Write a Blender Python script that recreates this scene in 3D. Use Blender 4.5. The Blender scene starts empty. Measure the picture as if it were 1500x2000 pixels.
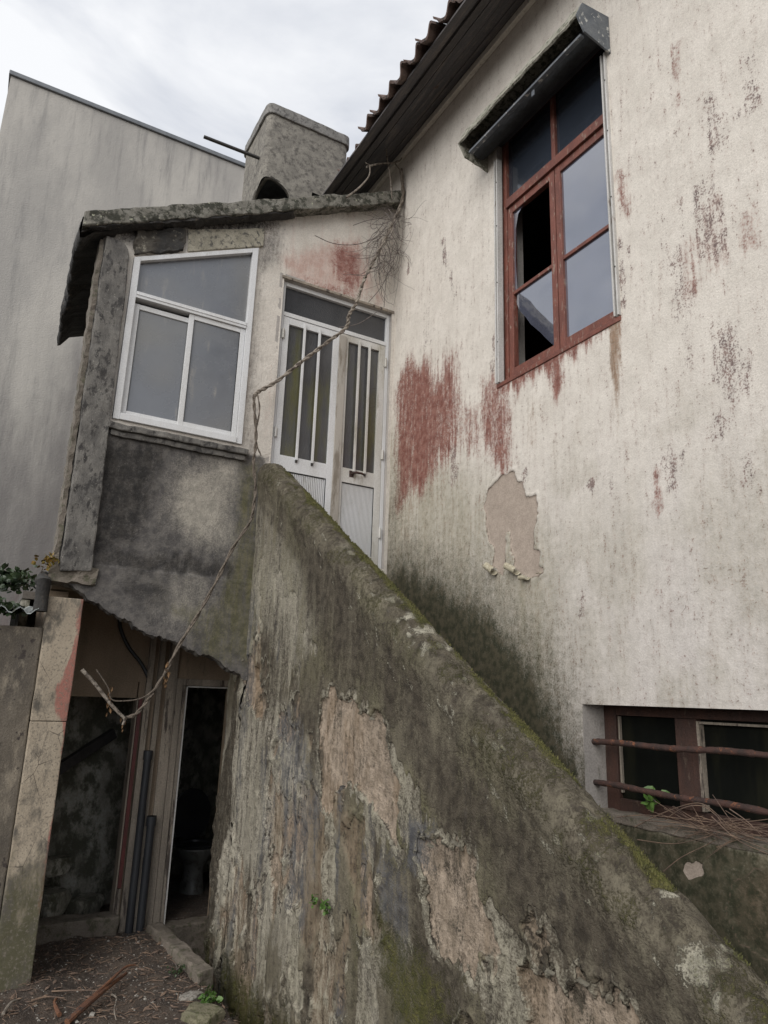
import bpy, bmesh, math, random
import numpy as np
from mathutils import Vector, Matrix, noise as mnoise
random.seed(7)
rng = np.random.default_rng(11)
S = bpy.context.scene
COL = S.collection

# ------------------------------------------------------------------ camera
F, PITCH, ROLL, YAW = 1397.18, math.radians(14.5312), math.radians(1.9152), math.radians(29.2447)
EYE = np.array([0, 0, 1.6])
fw = np.array([math.sin(YAW)*math.cos(PITCH), math.cos(YAW)*math.cos(PITCH), math.sin(PITCH)])
rt0 = np.array([math.cos(YAW), -math.sin(YAW), 0]); up0 = np.cross(rt0, fw)
rt = rt0*math.cos(ROLL)+up0*math.sin(ROLL); up = -rt0*math.sin(ROLL)+up0*math.cos(ROLL)
cam = bpy.data.cameras.new('camera'); co = bpy.data.objects.new('camera', cam); COL.objects.link(co)
cam.sensor_fit = 'VERTICAL'; cam.sensor_height = 24; cam.lens = 24*F/2000; cam.clip_end = 2000; cam.clip_start = .02
co.matrix_world = Matrix(((rt[0], up[0], -fw[0], 0), (rt[1], up[1], -fw[1], 0), (rt[2], up[2], -fw[2], 1.6), (0, 0, 0, 1)))
S.camera = co

def P(x, y, ax, val):
    """survey: the point of a real plane (x / y / z = val) that the photo shows at a pixel"""
    d = rt*(x-750)/F-up*(y-1000)/F+fw
    i = 'xyz'.index(ax)
    return EYE+d*((val-EYE[i])/d[i])
def PX(pts, val): return [P(x, y, 'x', val) for x, y in pts]
def PY(pts, val): return [P(x, y, 'y', val) for x, y in pts]

XW, YP, XS, GZ = 3.10, 5.45, 1.86, -0.20     # house wall, porch front, stair wall face, ground

# ------------------------------------------------------------------ numpy noise / shapes
def _h(ix, iy, s):
    n = (ix.astype(np.int64)*374761393+iy.astype(np.int64)*668265263+s*974711) & 0xffffffff
    n = ((n ^ (n >> 13))*1274126177) & 0xffffffff
    return ((n ^ (n >> 16)) & 0xffff)/65535.0
def vn(u, v, s=0):
    iu, iv = np.floor(u), np.floor(v); fu, fv = u-iu, v-iv
    fu = fu*fu*(3-2*fu); fv = fv*fv*(3-2*fv)
    a = _h(iu, iv, s); b = _h(iu+1, iv, s); c = _h(iu, iv+1, s); d = _h(iu+1, iv+1, s)
    return (a*(1-fu)+b*fu)*(1-fv)+(c*(1-fu)+d*fu)*fv
def fbm(u, v, s=0, o=4):
    r = 0; a = .5; t = 0
    for k in range(o):
        r = r+a*vn(u*2**k, v*2**k, s+k*17); t += a; a *= .5
    return r/t
def ss(x, a, b):
    t = np.clip((x-a)/(b-a), 0, 1); return t*t*(3-2*t)
def sdf(u, v, poly):
    """signed distance, + inside"""
    p = np.asarray(poly, float); n = len(p)
    d = np.full(u.shape, 1e9); ins = np.zeros(u.shape, bool)
    for i in range(n):
        a, b = p[i], p[(i+1) % n]; e = b-a
        wu, wv = u-a[0], v-a[1]
        t = np.clip((wu*e[0]+wv*e[1])/(e@e+1e-12), 0, 1)
        d = np.minimum(d, np.hypot(wu-e[0]*t, wv-e[1]*t))
        if abs(e[1]) > 1e-9:
            c = ((a[1] > v) != (b[1] > v)) & (u < e[0]*(v-a[1])/e[1]+a[0]); ins ^= c
    return np.where(ins, d, -d)
def seg(u, v, a, b):
    a, b = np.asarray(a, float), np.asarray(b, float); e = b-a
    t = np.clip(((u-a[0])*e[0]+(v-a[1])*e[1])/(e@e+1e-12), 0, 1)
    return np.hypot(u-a[0]-e[0]*t, v-a[1]-e[1]*t), t

# ------------------------------------------------------------------ objects
ROOT = {}
def thing(name, loc, label, cat, group=None):
    o = bpy.data.objects.new(name, None); COL.objects.link(o); o.location = loc; o.empty_display_size = .1
    ROOT[o.name] = np.array(loc, float); tag(o, label, cat, group); return o
def tag(o, label=None, cat=None, group=None, kind=None):
    if label: o['label'] = label
    if cat: o['category'] = cat
    if group: o['group'] = group
    if kind: o['kind'] = kind
    return o
def mesh_obj(name, me, mat, parent=None):
    o = bpy.data.objects.new(name, me); COL.objects.link(o)
    loc = np.zeros(3)
    if parent is not None:
        loc = ROOT[parent.name]; o.parent = parent
    ROOT[o.name] = loc
    if mat: me.materials.append(mat)
    return o
def shift(me, loc):
    if np.any(loc): me.transform(Matrix.Translation(-Vector(loc)))

def np_mesh(name, V, Q, attrs=None, smooth=True):
    me = bpy.data.meshes.new(name)
    V = np.asarray(V, np.float32); Q = np.asarray(Q, np.int32)
    me.vertices.add(len(V)); me.vertices.foreach_set('co', V.ravel())
    me.loops.add(Q.size); me.loops.foreach_set('vertex_index', Q.ravel())
    me.polygons.add(len(Q)); me.polygons.foreach_set('loop_start', np.arange(0, Q.size, 4, dtype=np.int32))
    me.polygons.foreach_set('use_smooth', np.full(len(Q), smooth))
    me.update(calc_edges=True)
    for k, a in (attrs or {}).items():
        at = me.attributes.new(k, 'FLOAT', 'POINT'); at.data.foreach_set('value', np.asarray(a, np.float32).ravel())
    me.validate(); return me
def grid_faces(nu, nv, keep=None, flip=False):
    i = np.arange(nu*nv).reshape(nu, nv)
    q = np.stack([i[:-1, :-1], i[1:, :-1], i[1:, 1:], i[:-1, 1:]], -1)
    if flip: q = q[..., ::-1]
    if keep is not None: q = q[keep]
    return q.reshape(-1, 4)
def put(name, me, mat, parent=None):
    o = mesh_obj(name, me, mat, parent); shift(me, ROOT[o.name]); return o

class MB:
    def __init__(s): s.v = []; s.f = []
    def add(s, v, f):
        n = len(s.v); s.v += [tuple(map(float, p)) for p in v]; s.f += [tuple(n+i for i in q) for q in f]; return s
    def box(s, x0, x1, y0, y1, z0, z1):
        return s.add([(x0, y0, z0), (x1, y0, z0), (x1, y1, z0), (x0, y1, z0), (x0, y0, z1), (x1, y0, z1), (x1, y1, z1), (x0, y1, z1)],
              [(0, 3, 2, 1), (4, 5, 6, 7), (0, 1, 5, 4), (1, 2, 6, 5), (2, 3, 7, 6), (3, 0, 4, 7)])
    def bar(s, a, b, w, h, upv=(0, 0, 1)):
        a, b = Vector(a), Vector(b); d = (b-a).normalized(); x = d.cross(Vector(upv)).normalized()*w/2; y = x.cross(d).normalized()*h/2
        v = [a-x-y, a+x-y, a+x+y, a-x+y, b-x-y, b+x-y, b+x+y, b-x+y]
        return s.add(v, [(0, 1, 2, 3), (4, 7, 6, 5), (0, 4, 5, 1), (1, 5, 6, 2), (2, 6, 7, 3), (3, 7, 4, 0)])
    def prism(s, poly, off):
        n = len(poly); p = [np.asarray(q, float) for q in poly]; o = np.asarray(off, float)
        return s.add(p+[q+o for q in p], [tuple(range(n)), tuple(range(2*n-1, n-1, -1))]+[(i, i+n, (i+1) % n+n, (i+1) % n) for i in range(n)])
    def tube(s, pts, r, n=8):
        pts = [Vector(p) for p in pts]; m = len(pts); rs = r if hasattr(r, '__len__') else [r]*m
        rings = []; ref = Vector((0.3, 0.2, 1))
        for i, p in enumerate(pts):
            d = (pts[min(i+1, m-1)]-pts[max(i-1, 0)]).normalized()
            x = d.cross(ref)
            if x.length < .05: x = d.cross(Vector((1, 0, 0)))
            x.normalize(); ref = x.cross(d)*-1 if False else ref
            y = d.cross(x).normalized()
            rings += [p+(x*math.cos(2*math.pi*k/n)+y*math.sin(2*math.pi*k/n))*rs[i] for k in range(n)]
        f = [(i*n+k, i*n+(k+1) % n, (i+1)*n+(k+1) % n, (i+1)*n+k) for i in range(m-1) for k in range(n)]
        f += [tuple(range(n-1, -1, -1)), tuple((m-1)*n+k for k in range(n))]
        return s.add(rings, f)
    def lathe(s, c, prof, n=24, sx=1, sy=1):
        c = np.asarray(c, float); m = len(prof); v = []
        for r, z in prof: v += [c+np.array([r*sx*math.cos(2*math.pi*k/n), r*sy*math.sin(2*math.pi*k/n), z]) for k in range(n)]
        f = [(i*n+k, i*n+(k+1) % n, (i+1)*n+(k+1) % n, (i+1)*n+k) for i in range(m-1) for k in range(n)]
        f += [tuple(range(n-1, -1, -1)), tuple((m-1)*n+k for k in range(n))]
        return s.add(v, f)
    def build(s, name, mat, parent=None, smooth=False, bevel=0, rough=0, res=.04, nscale=6, cutter=None):
        me = bpy.data.meshes.new(name); me.from_pydata(s.v, [], s.f)
        bm = bmesh.new(); bm.from_mesh(me)
        bmesh.ops.recalc_face_normals(bm, faces=bm.faces)
        if bevel: bmesh.ops.bevel(bm, geom=bm.edges[:], offset=bevel, segments=2, profile=.6, affect='EDGES', clamp_overlap=True)
        if rough:
            xs = [v.co for v in bm.verts]
            for a in range(3):
                lo, hi = min(c[a] for c in xs), max(c[a] for c in xs); n = int((hi-lo)/res)
                no = [0, 0, 0]; no[a] = 1
                for k in range(1, n):
                    pc = [0, 0, 0]; pc[a] = lo+(hi-lo)*k/n
                    bmesh.ops.bisect_plane(bm, geom=bm.verts[:]+bm.edges[:]+bm.faces[:], plane_co=pc, plane_no=no, dist=1e-5)
            for v in bm.verts:
                q = v.co*nscale
                d = mnoise.noise_vector(q)*.6+mnoise.noise_vector(q*3.1)*.3+mnoise.noise_vector(q*8)*.15
                v.co += d*rough
        bm.to_mesh(me); bm.free()
        me.polygons.foreach_set('use_smooth', np.full(len(me.polygons), smooth))
        if smooth: 
            try: me.set_sharp_from_angle(angle=math.radians(40))
            except Exception: pass
        return put(name, me, mat, parent)

def spline(pts, n=8):
    p = [np.asarray(q, float) for q in pts]; p = [2*p[0]-p[1]]+p+[2*p[-1]-p[-2]]; out = []
    for i in range(1, len(p)-2):
        for k in range(n):
            t = k/n; a, b, c, d = p[i-1], p[i], p[i+1], p[i+2]
            out.append(.5*(2*b+(c-a)*t+(2*a-5*b+4*c-d)*t*t+(3*b-a-3*c+d)*t**3))
    out.append(p[-2]); return out

# ------------------------------------------------------------------ materials
class NT:
    def __init__(s, name):
        s.m = bpy.data.materials.new(name); s.m.use_nodes = True; s.t = s.m.node_tree; s.t.nodes.clear()
        s.out = s.t.nodes.new('ShaderNodeOutputMaterial'); s.b = s.t.nodes.new('ShaderNodeBsdfPrincipled')
        s.t.links.new(s.b.outputs[0], s.out.inputs[0]); s.tc = s.t.nodes.new('ShaderNodeTexCoord'); s.maps = {}
    def set(s, sock, v):
        if hasattr(v, 'links') or isinstance(v, bpy.types.NodeSocket): s.t.links.new(v, sock)
        elif isinstance(v, (tuple, list)) and len(v) == 3 and sock.type == 'RGBA': sock.default_value = (*v, 1)
        else: sock.default_value = v
    def co(s, st=(1, 1, 1)):
        st = tuple(st)
        if st not in s.maps:
            n = s.t.nodes.new('ShaderNodeMapping'); n.inputs['Scale'].default_value = st
            s.t.links.new(s.tc.outputs['Object'], n.inputs[0]); s.maps[st] = n.outputs[0]
        return s.maps[st]
    def noise(s, scale, detail=4, rough=.55, st=(1, 1, 1), dist=0):
        n = s.t.nodes.new('ShaderNodeTexNoise'); n.inputs['Scale'].default_value = scale; n.inputs['Detail'].default_value = detail
        n.inputs['Roughness'].default_value = rough; n.inputs['Distortion'].default_value = dist
        s.t.links.new(s.co(st), n.inputs['Vector']); return n.outputs['Fac']
    def voro(s, scale, feat='F1', st=(1, 1, 1)):
        n = s.t.nodes.new('ShaderNodeTexVoronoi'); n.feature = feat; n.inputs['Scale'].default_value = scale
        s.t.links.new(s.co(st), n.inputs['Vector']); return n.outputs['Distance']
    def math(s, op, a, b=0.0, c=0.0):
        n = s.t.nodes.new('ShaderNodeMath'); n.operation = op
        for i, v in enumerate((a, b, c)): s.set(n.inputs[i], v)
        return n.outputs[0]
    def step(s, f, a, b, lo=0.0, hi=1.0):
        n = s.t.nodes.new('ShaderNodeMapRange'); n.interpolation_type = 'SMOOTHSTEP'
        s.set(n.inputs[0], f)
        for i, v in zip((1, 2, 3, 4), (a, b, lo, hi)): n.inputs[i].default_value = v
        return n.outputs[0]
    def mix(s, f, a, b, mode='MIX'):
        n = s.t.nodes.new('ShaderNodeMix'); n.data_type = 'RGBA'; n.blend_type = mode
        s.set(n.inputs[0], f); s.set(n.inputs[6], a); s.set(n.inputs[7], b); return n.outputs[2]
    def attr(s, name):
        n = s.t.nodes.new('ShaderNodeAttribute'); n.attribute_name = name; return n.outputs['Fac']
    def bump(s, h, strength=.5, dist=.01):
        n = s.t.nodes.new('ShaderNodeBump'); n.inputs['Strength'].default_value = strength; n.inputs['Distance'].default_value = dist
        s.set(n.inputs['Height'], h); s.t.links.new(n.outputs[0], s.b.inputs['Normal'])
    def fin(s, col, rough=.8, **kw):
        s.set(s.b.inputs['Base Color'], col); s.set(s.b.inputs['Roughness'], rough)
        for k, v in kw.items(): s.set(s.b.inputs[k], v)
        return s.m

def weathered(name, c1, c2, c3=None, scale=8, st=(1, 1, 1), rough=.85, grain=120, bump=.5, spots=None, c3lo=.5, c3hi=.62, dist=.006, **kw):
    t = NT(name)
    col = t.mix(t.step(t.noise(scale, 6, .62, st), .35, .65), c1, c2)
    h = t.noise(grain, 4, .6)
    if c3:
        col = t.mix(t.step(t.noise(scale*2.3, 7, .7, st), c3lo, c3hi), col, c3)
    if spots:
        k = t.step(t.noise(spots[1], 3, .5), .64, .70); col = t.mix(k, col, spots[0])
    col = t.mix(t.step(h, .25, .75), t.mix(.35, col, (0, 0, 0), 'MULTIPLY') if False else t.mix(1.0, col, (.72, .72, .72), 'MULTIPLY'), col)
    t.bump(t.math('ADD', h, t.math('MULTIPLY', t.noise(scale*3, 5, .6, st), 1.4)), bump, dist)
    return t.fin(col, rough, **kw)

def wall_mat(name, base, layers, grain=95, gdist=.006, bstr=.7, rough=.9, coarse=1.2, streak=(1, 1, .14), bside=0):
    """base: (cA, cB); layer: (attr, colA, colB, fine, streaky, soft, height)"""
    t = NT(name)
    nf = t.noise(grain, 3, .6); nf2 = t.noise(grain*.37, 4, .65); ns = t.noise(26, 5, .65, streak); nb = t.noise(5, 6, .6); nb2 = t.noise(17, 5, .6)
    col = t.mix(t.step(nb, .32, .68), base[0], base[1])
    h = t.math('ADD', nf, t.math('MULTIPLY', nf2, coarse))
    fine = t.math('SUBTRACT', t.math('ADD', t.math('MULTIPLY', nf, .6), t.math('MULTIPLY', nf2, .4)), .5)
    stk = t.math('SUBTRACT', ns, .5)
    for at, ca, cb, af, asx, soft, hh in layers:
        a = t.attr(at)
        v = t.math('ADD', t.math('MULTIPLY_ADD', fine, af, a), t.math('MULTIPLY', stk, asx))
        m = t.step(v, .5-soft, .5+soft)
        col = t.mix(m, col, t.mix(t.step(nb2, .35, .65), ca, cb))
        if hh: h = t.math('MULTIPLY_ADD', m, hh, h)
    col = t.mix(1.0, col, t.mix(t.step(nf, .3, .7), (.84, .84, .84), (1.06, 1.06, 1.06)), 'MULTIPLY')
    t.bump(h, bstr, gdist)
    return t.fin(col, rough, **{'Specular IOR Level': .25})

def glass_mat(name, tint, rough=.06, ior=1.9, pebble=0, dirt=None, alpha=None):
    t = NT(name)
    col = t.mix(t.step(t.noise(3, 4, .6), .3, .7), tint, tuple(.75*c for c in tint))
    if dirt:
        z = t.noise(5, 5, .6, (1, 1, .2)); col = t.mix(t.step(z, .45, .7), col, dirt)
    if pebble: t.bump(t.math('ADD', t.voro(pebble), t.noise(pebble*.6, 2)), .35, .004)
    else: t.bump(t.noise(2.2, 1), .12, .02)
    return t.fin(col, rough, IOR=ior)

CREAM = ((.66, .618, .557), (.585, .545, .487))
m_house = wall_mat('cream_roughcast', CREAM, [
    ('wash', (.43, .402, .382), (.50, .468, .45), .7, .14, .6, 0),
    ('olive', (.21, .195, .13), (.30, .27, .195), .9, .35, .48, 0),
    ('red', (.165, .064, .050), (.255, .125, .100), 2.3, 1.5, .44, -.3),
    ('brown', (.22, .15, .10), (.30, .21, .15), 1.0, 1.2, .3, 0),
    ('speck', (.15, .115, .11), (.25, .185, .165), 3.0, 1.2, .24, -.2),
    ('dark', (.030, .032, .018), (.075, .066, .043), 1.6, .4, .52, .2),
    ('bare', (.37, .31, .26), (.33, .275, .23), .05, 0, .06, -3.0),
    ('edge', (.10, .075, .055), (.16, .12, .09), .5, 0, .2, 0),
], gdist=.0038, bstr=.6, coarse=.9)
m_porch = wall_mat('porch_plaster', CREAM, [
    ('pink', (.50, .36, .31), (.56, .44, .39), .9, .9, .4, 0),
    ('red', (.22, .09, .075), (.33, .18, .15), 2.2, .8, .40, -.2),
    ('grey', (.085, .08, .078), (.145, .135, .125), 1.0, .5, .35, .4),
    ('pale', (.30, .28, .24), (.38, .35, .30), 1.1, .6, .45, 0),
    ('olive', (.11, .105, .055), (.17, .155, .09), 1.0, 1.0, .4, 0),
    ('dark', (.022, .021, .020), (.046, .042, .038), 1.1, .5, .35, .3),
], grain=110)
m_stair = wall_mat('stair_plaster', ((.122, .108, .078), (.178, .158, .114)), [
    ('olive', (.135, .130, .066), (.175, .162, .095), 1.4, 1.2, .42, .2),
    ('skim', (.275, .255, .195), (.335, .31, .245), .35, .30, .07, -1.0),
    ('pale', (.36, .335, .275), (.45, .42, .345), 2.2, 1.2, .40, .1),
    ('bare', (.385, .315, .245), (.25, .20, .15), .25, .10, .10, -1.6),
    ('rubble', (.155, .112, .072), (.24, .18, .125), 1.8, 1.4, .42, -.6),
    ('dark', (.038, .031, .023), (.082, .069, .051), 2.6, 1.3, .44, 0),
    ('blue', (.068, .068, .072), (.122, .119, .116), 1.8, 1.4, .36, 0),
    ('lip', (.34, .32, .255), (.27, .25, .195), 2.6, .2, .2, .5),
    ('crev', (.022, .018, .014), (.035, .028, .022), .5, 0, .2, -.6),
    ('moss', (.066, .068, .018), (.105, .098, .034), 2.2, .5, .36, 1.0),
], grain=120, gdist=.008, bstr=.9, streak=(1, 1, .24))
m_concrete = weathered('weathered_concrete', (.105, .099, .092), (.195, .184, .166), (.045, .042, .040), 9, (1, 1, .5), grain=110, bump=.8, spots=((.26, .25, .22), 60))
m_slab = weathered('slab_concrete', (.16, .15, .125), (.22, .21, .18), (.045, .045, .032), 7, grain=100, bump=.9, spots=((.36, .36, .27), 30), c3lo=.46, c3hi=.56)
m_black = weathered('mottled_black', (.020, .019, .018), (.040, .037, .033), (.075, .06, .045), 9, grain=60, bump=1, c3lo=.56, c3hi=.66)  # mottled near-black for the slab soffit, roofing felt and downpipe
m_soffitc = weathered('stained_soffit', (.035, .034, .032), (.085, .075, .06), (.28, .26, .21), 4, grain=80, bump=.8, c3lo=.58, c3hi=.66)
m_plast = weathered('cracked_plaster', (.42, .39, .31), (.30, .28, .22), (.10, .095, .085), 10, grain=90, bump=.6)
m_chim = weathered('chimney_render', (.295, .275, .235), (.215, .20, .172), (.11, .10, .088), 7, grain=80, bump=1.0, c3lo=.44, c3hi=.66)
m_chimrim = weathered('chimney_rim_render', (.27, .26, .245), (.20, .195, .18), (.10, .095, .09), 10, grain=110, bump=.7)
m_soot = weathered('soot', (.012, .013, .014), (.03, .032, .034), None, 9, grain=60, bump=.8)
m_neigh = weathered('grey_render', (.53, .505, .47), (.42, .405, .38), (.27, .262, .252), 1.9, (1.6, 1.6, .11), grain=60, bump=.25, c3lo=.46, c3hi=.85)
t = NT('neighbour_render')
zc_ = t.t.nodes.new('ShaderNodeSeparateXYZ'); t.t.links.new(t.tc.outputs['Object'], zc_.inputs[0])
col = t.mix(t.step(t.noise(1.1, 7, .62, (1, 1, .4)), .36, .66), (.44, .418, .38), (.335, .32, .297))
col = t.mix(t.step(t.noise(5, 7, .7, (1, 1, .10)), .48, .78), col, (.20, .194, .187))
col = t.mix(t.step(t.noise(9, 7, .75, (1, 1, .5)), .56, .72), col, (.30, .29, .27))
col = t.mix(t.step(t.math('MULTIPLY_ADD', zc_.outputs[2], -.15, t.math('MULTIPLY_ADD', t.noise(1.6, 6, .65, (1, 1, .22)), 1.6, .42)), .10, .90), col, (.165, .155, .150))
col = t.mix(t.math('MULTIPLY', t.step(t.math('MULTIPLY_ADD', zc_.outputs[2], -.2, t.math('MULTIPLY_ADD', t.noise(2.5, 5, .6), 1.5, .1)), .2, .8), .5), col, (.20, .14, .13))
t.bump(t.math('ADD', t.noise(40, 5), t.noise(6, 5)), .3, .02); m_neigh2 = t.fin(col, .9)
m_flash = weathered('zinc_flashing', (.16, .17, .18), (.22, .23, .24), None, 5, rough=.5, bump=.1, Metallic=.4)
m_alu = weathered('white_aluminium', (.74, .75, .76), (.66, .66, .65), (.42, .40, .34), 4, (1, 1, .4), rough=.42, grain=200, bump=.06, c3lo=.60, c3hi=.80)
m_alud = weathered('dirty_white_aluminium', (.66, .65, .62), (.52, .50, .45), (.30, .27, .20), 4, (1, 1, .3), rough=.5, grain=200, bump=.08, c3lo=.52, c3hi=.72)
m_alub = weathered('stained_beige_aluminium', (.46, .43, .38), (.37, .34, .30), (.24, .21, .17), 5, (1, 1, .2), rough=.5, grain=200, bump=.08)
m_gasket = weathered('black_gasket', (.02, .02, .02), (.035, .035, .035), None, 9, bump=.1)
m_frost = glass_mat('frosted_glass', (.165, .168, .195), .22, 1.75)
t = NT('frosted_glass')
col = t.mix(t.step(t.noise(1.0, 2, .5), .38, .64), (.138, .148, .166), (.182, .178, .164))  # broad blue-to-warm tint stands in for reflections in the panes
col = t.mix(t.step(t.noise(14, 6, .7, (1, 1, .2)), .56, .80), col, (.26, .25, .23))
t.bump(t.noise(1.6, 2), .25, .03); m_frost = t.fin(col, t.step(t.noise(6, 5, .6), .3, .7, .16, .34), IOR=1.75)
m_pebble = glass_mat('pebbled_glass', (.075, .076, .08), .16, 1.6, pebble=95, dirt=(.100, .098, .036))
m_pebbled = glass_mat('dark_pebbled_glass', (.055, .057, .062), .16, 1.55, pebble=95)
m_glass = glass_mat('window_glass', (.085, .092, .125), .02, 3.6)
m_tglass = glass_mat('dark_transom_glass', (.030, .037, .050), .12, 1.75)
m_bglass = glass_mat('grimy_glass', (.007, .008, .007), .5, 1.15, dirt=(.016, .016, .010))
m_red = weathered('peeling_red_paint', (.20, .068, .046), (.14, .048, .034), (.27, .19, .15), 13, (1, 1, .35), rough=.6, grain=90, bump=.6, c3lo=.575, c3hi=.62)
m_redd = weathered('worn_brown_paint', (.070, .032, .022), (.042, .023, .018), (.10, .07, .052), 9, (1, 1, .35), rough=.75, grain=90, bump=.5, c3lo=.6, c3hi=.66)
m_rail = weathered('shutter_rail_metal', (.62, .61, .59), (.50, .49, .46), (.24, .19, .15), 6, (1, 1, .3), rough=.45, grain=120, bump=.15, c3lo=.6, c3hi=.7)
m_hood = weathered('flaking_grey_metal', (.11, .125, .145), (.16, .175, .19), (.60, .60, .56), 9, grain=90, bump=.6, c3lo=.58, c3hi=.62, rough=.7)
m_hoodtop = weathered('mouldy_painted_metal', (.40, .385, .32), (.27, .26, .21), (.10, .10, .07), 12, grain=90, bump=.8, c3lo=.48, c3hi=.58, rough=.8)
m_hoodin = weathered('hood_inside', (.045, .05, .058), (.065, .07, .078), None, 9, grain=80, bump=.3)
m_roller = weathered('roller_slats', (.24, .225, .20), (.17, .16, .145), None, 7, grain=80, bump=.3)
m_wood = weathered('grey_eave_boards', (.115, .108, .110), (.075, .072, .076), (.16, .14, .13), 9, (1, .12, 1), grain=70, bump=.7)
m_rafter = weathered('brown_rafter', (.10, .092, .090), (.07, .063, .062), None, 9, (1, .12, 1), grain=70, bump=.6)
m_tile = weathered('old_roof_tile', (.11, .082, .072), (.16, .105, .085), (.05, .048, .045), 9, grain=80, bump=.7)
m_rust = weathered('rusty_iron', (.075, .034, .025), (.036, .024, .021), (.20, .078, .038), 9, grain=160, bump=1, c3lo=.56, c3hi=.64, dist=.004)
m_iron = weathered('dark_iron', (.03, .028, .027), (.05, .045, .042), None, 20, bump=.4, rough=.6)
m_pier = weathered('pier_paint', (.44, .38, .29), (.36, .31, .235), (.15, .125, .09), 5, (1, 1, .45), grain=100, bump=.5, c3lo=.55, c3hi=.72)
m_shed = weathered('dark_shed_render', (.15, .128, .10), (.085, .073, .060), (.25, .215, .165), 4, (1, 1, .4), grain=100, bump=.8, c3lo=.50, c3hi=.66, spots=((.05, .04, .035), 14))
m_in = weathered('inner_beige_plaster', (.34, .26, .185), (.26, .20, .14), (.13, .10, .07), 4, (1, 1, .3), grain=90, bump=.4, c3lo=.55, c3hi=.75)
m_mould = weathered('mouldy_inner_wall', (.20, .185, .145), (.42, .40, .34), (.10, .098, .068), 4.5, (1, 1, .6), grain=60, bump=.7, c3lo=.42, c3hi=.58)
m_inner = weathered('inner_dark_plaster', (.13, .115, .10), (.09, .08, .07), None, 3, grain=60, bump=.5)
m_jamb = weathered('flaking_jamb', (.36, .31, .25), (.22, .19, .155), (.075, .06, .05), 8, (1, 1, .12), grain=80, bump=.7, c3lo=.55, c3hi=.64)
m_pipe = weathered('dark_plastic_pipe', (.022, .025, .03), (.035, .038, .043), None, 8, (1, 1, .2), rough=.5, grain=150, bump=.2)
m_redtrim = weathered('dark_red_trim', (.13, .028, .026), (.09, .022, .02), None, 8, rough=.5, bump=.2)
m_porc = weathered('dirty_porcelain', (.17, .17, .16), (.12, .12, .11), (.07, .066, .055), 6, rough=.3, bump=.05, grain=200)
m_seat = weathered('black_plastic', (.018, .018, .02), (.03, .03, .032), None, 6, rough=.35, bump=.05)
m_kerb = weathered('worn_kerb', (.20, .17, .14), (.14, .12, .095), (.09, .085, .055), 7, grain=90, bump=.8)
m_soil = weathered('littered_soil', (.105, .078, .058), (.062, .046, .036), (.15, .125, .10), 7, grain=90, bump=1, c3lo=.56, c3hi=.66, spots=((.30, .28, .25), 60), dist=.02)
m_chip = weathered('plaster_chip', (.38, .36, .32), (.24, .22, .19), (.12, .10, .085), 30, grain=120, bump=.4)
m_stone = weathered('lichened_stone', (.22, .20, .13), (.15, .14, .09), (.09, .095, .04), 12, grain=90, bump=1)
m_vine = weathered('vine_bark', (.125, .10, .078), (.20, .165, .13), (.06, .048, .038), 30, grain=200, bump=.8)
m_vinep = weathered('pale_vine_bark', (.34, .30, .25), (.22, .185, .15), (.09, .072, .058), 14, grain=200, bump=.6, c3lo=.48, c3hi=.58)
m_twig = weathered('grey_twig', (.115, .095, .085), (.18, .155, .14), None, 20, grain=200, bump=.3)
m_dryleaf = weathered('dry_leaf', (.22, .13, .06), (.15, .085, .04), None, 30, bump=.3)
m_straw = weathered('dry_straw', (.24, .165, .115), (.13, .09, .07), None, 12, bump=.3)
m_bark = weathered('orange_bark', (.20, .088, .042), (.13, .06, .036), (.07, .045, .035), 9, grain=120, bump=.6)
m_leaf = weathered('green_leaf', (.055, .12, .022), (.085, .16, .03), None, 20, bump=.2, rough=.5)
m_ivy = weathered('dark_ivy_leaf', (.022, .042, .016), (.040, .065, .024), None, 12, bump=.2, rough=.45)
m_ylw = weathered('yellowed_leaf', (.24, .17, .03), (.17, .15, .025), (.26, .10, .03), 25, bump=.2, rough=.55)
m_sheet = weathered('fibre_cement_sheet', (.34, .37, .37), (.26, .28, .275), (.10, .105, .075), 6, grain=90, bump=.5)
m_flake = weathered('curled_paint_flake', (.50, .46, .35), (.40, .36, .26), (.26, .22, .15), 40, grain=200, bump=.3)
m_ffl = weathered('stair_flake', (.17, .155, .12), (.12, .108, .08), (.07, .062, .045), 30, grain=120, bump=.5)

# ------------------------------------------------------------------ ground
def lin(*segs):
    """(start, end, step)… joined into one sorted coordinate list"""
    c = []
    for a, b, st in segs: c += list(np.linspace(a, b, max(2, int(round((b-a)/st))+1)))
    return np.unique(np.round(c, 4))
gx = lin((-150, -10, 20), (-10, -1, .8), (-1, 2.2, .03), (2.2, 10, .8), (10, 150, 20))
gy = lin((-150, -10, 20), (-10, 3, .8), (3, 7, .03), (7, 20, 1), (20, 150, 20))
U, V = np.meshgrid(gx, gy, indexing='ij')
def GH(U, V):
    near = ss(U, -1.5, -.5)*ss(-U, -2.6, -2)*ss(V, 2.2, 3.2)*ss(-V, -8, -7)
    return GZ+near*((fbm(U*3, V*3, 3)-.5)*.09+(fbm(U*14, V*14, 5)-.5)*.03-.42*ss(U, 1.57, 1.80)+.03*ss(U, .9, 1.4)*ss(-V, -6.25, -5.85))-.04*(1-near)
Z = GH(U, V)
def gh(x, y): return float(GH(np.array(float(x)), np.array(float(y))))
def GP(px, py, dz=0.0):
    q = P(px, py, 'z', GZ+.02); q = P(px, py, 'z', max(GZ-.08, min(GZ+.1, gh(q[0], q[1])))); q[2] += dz; return q
me = np_mesh('ground', np.stack([U, V, Z], -1).reshape(-1, 3), grid_faces(len(gx), len(gy)))
tag(put('ground', me, m_soil), kind='structure')

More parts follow.
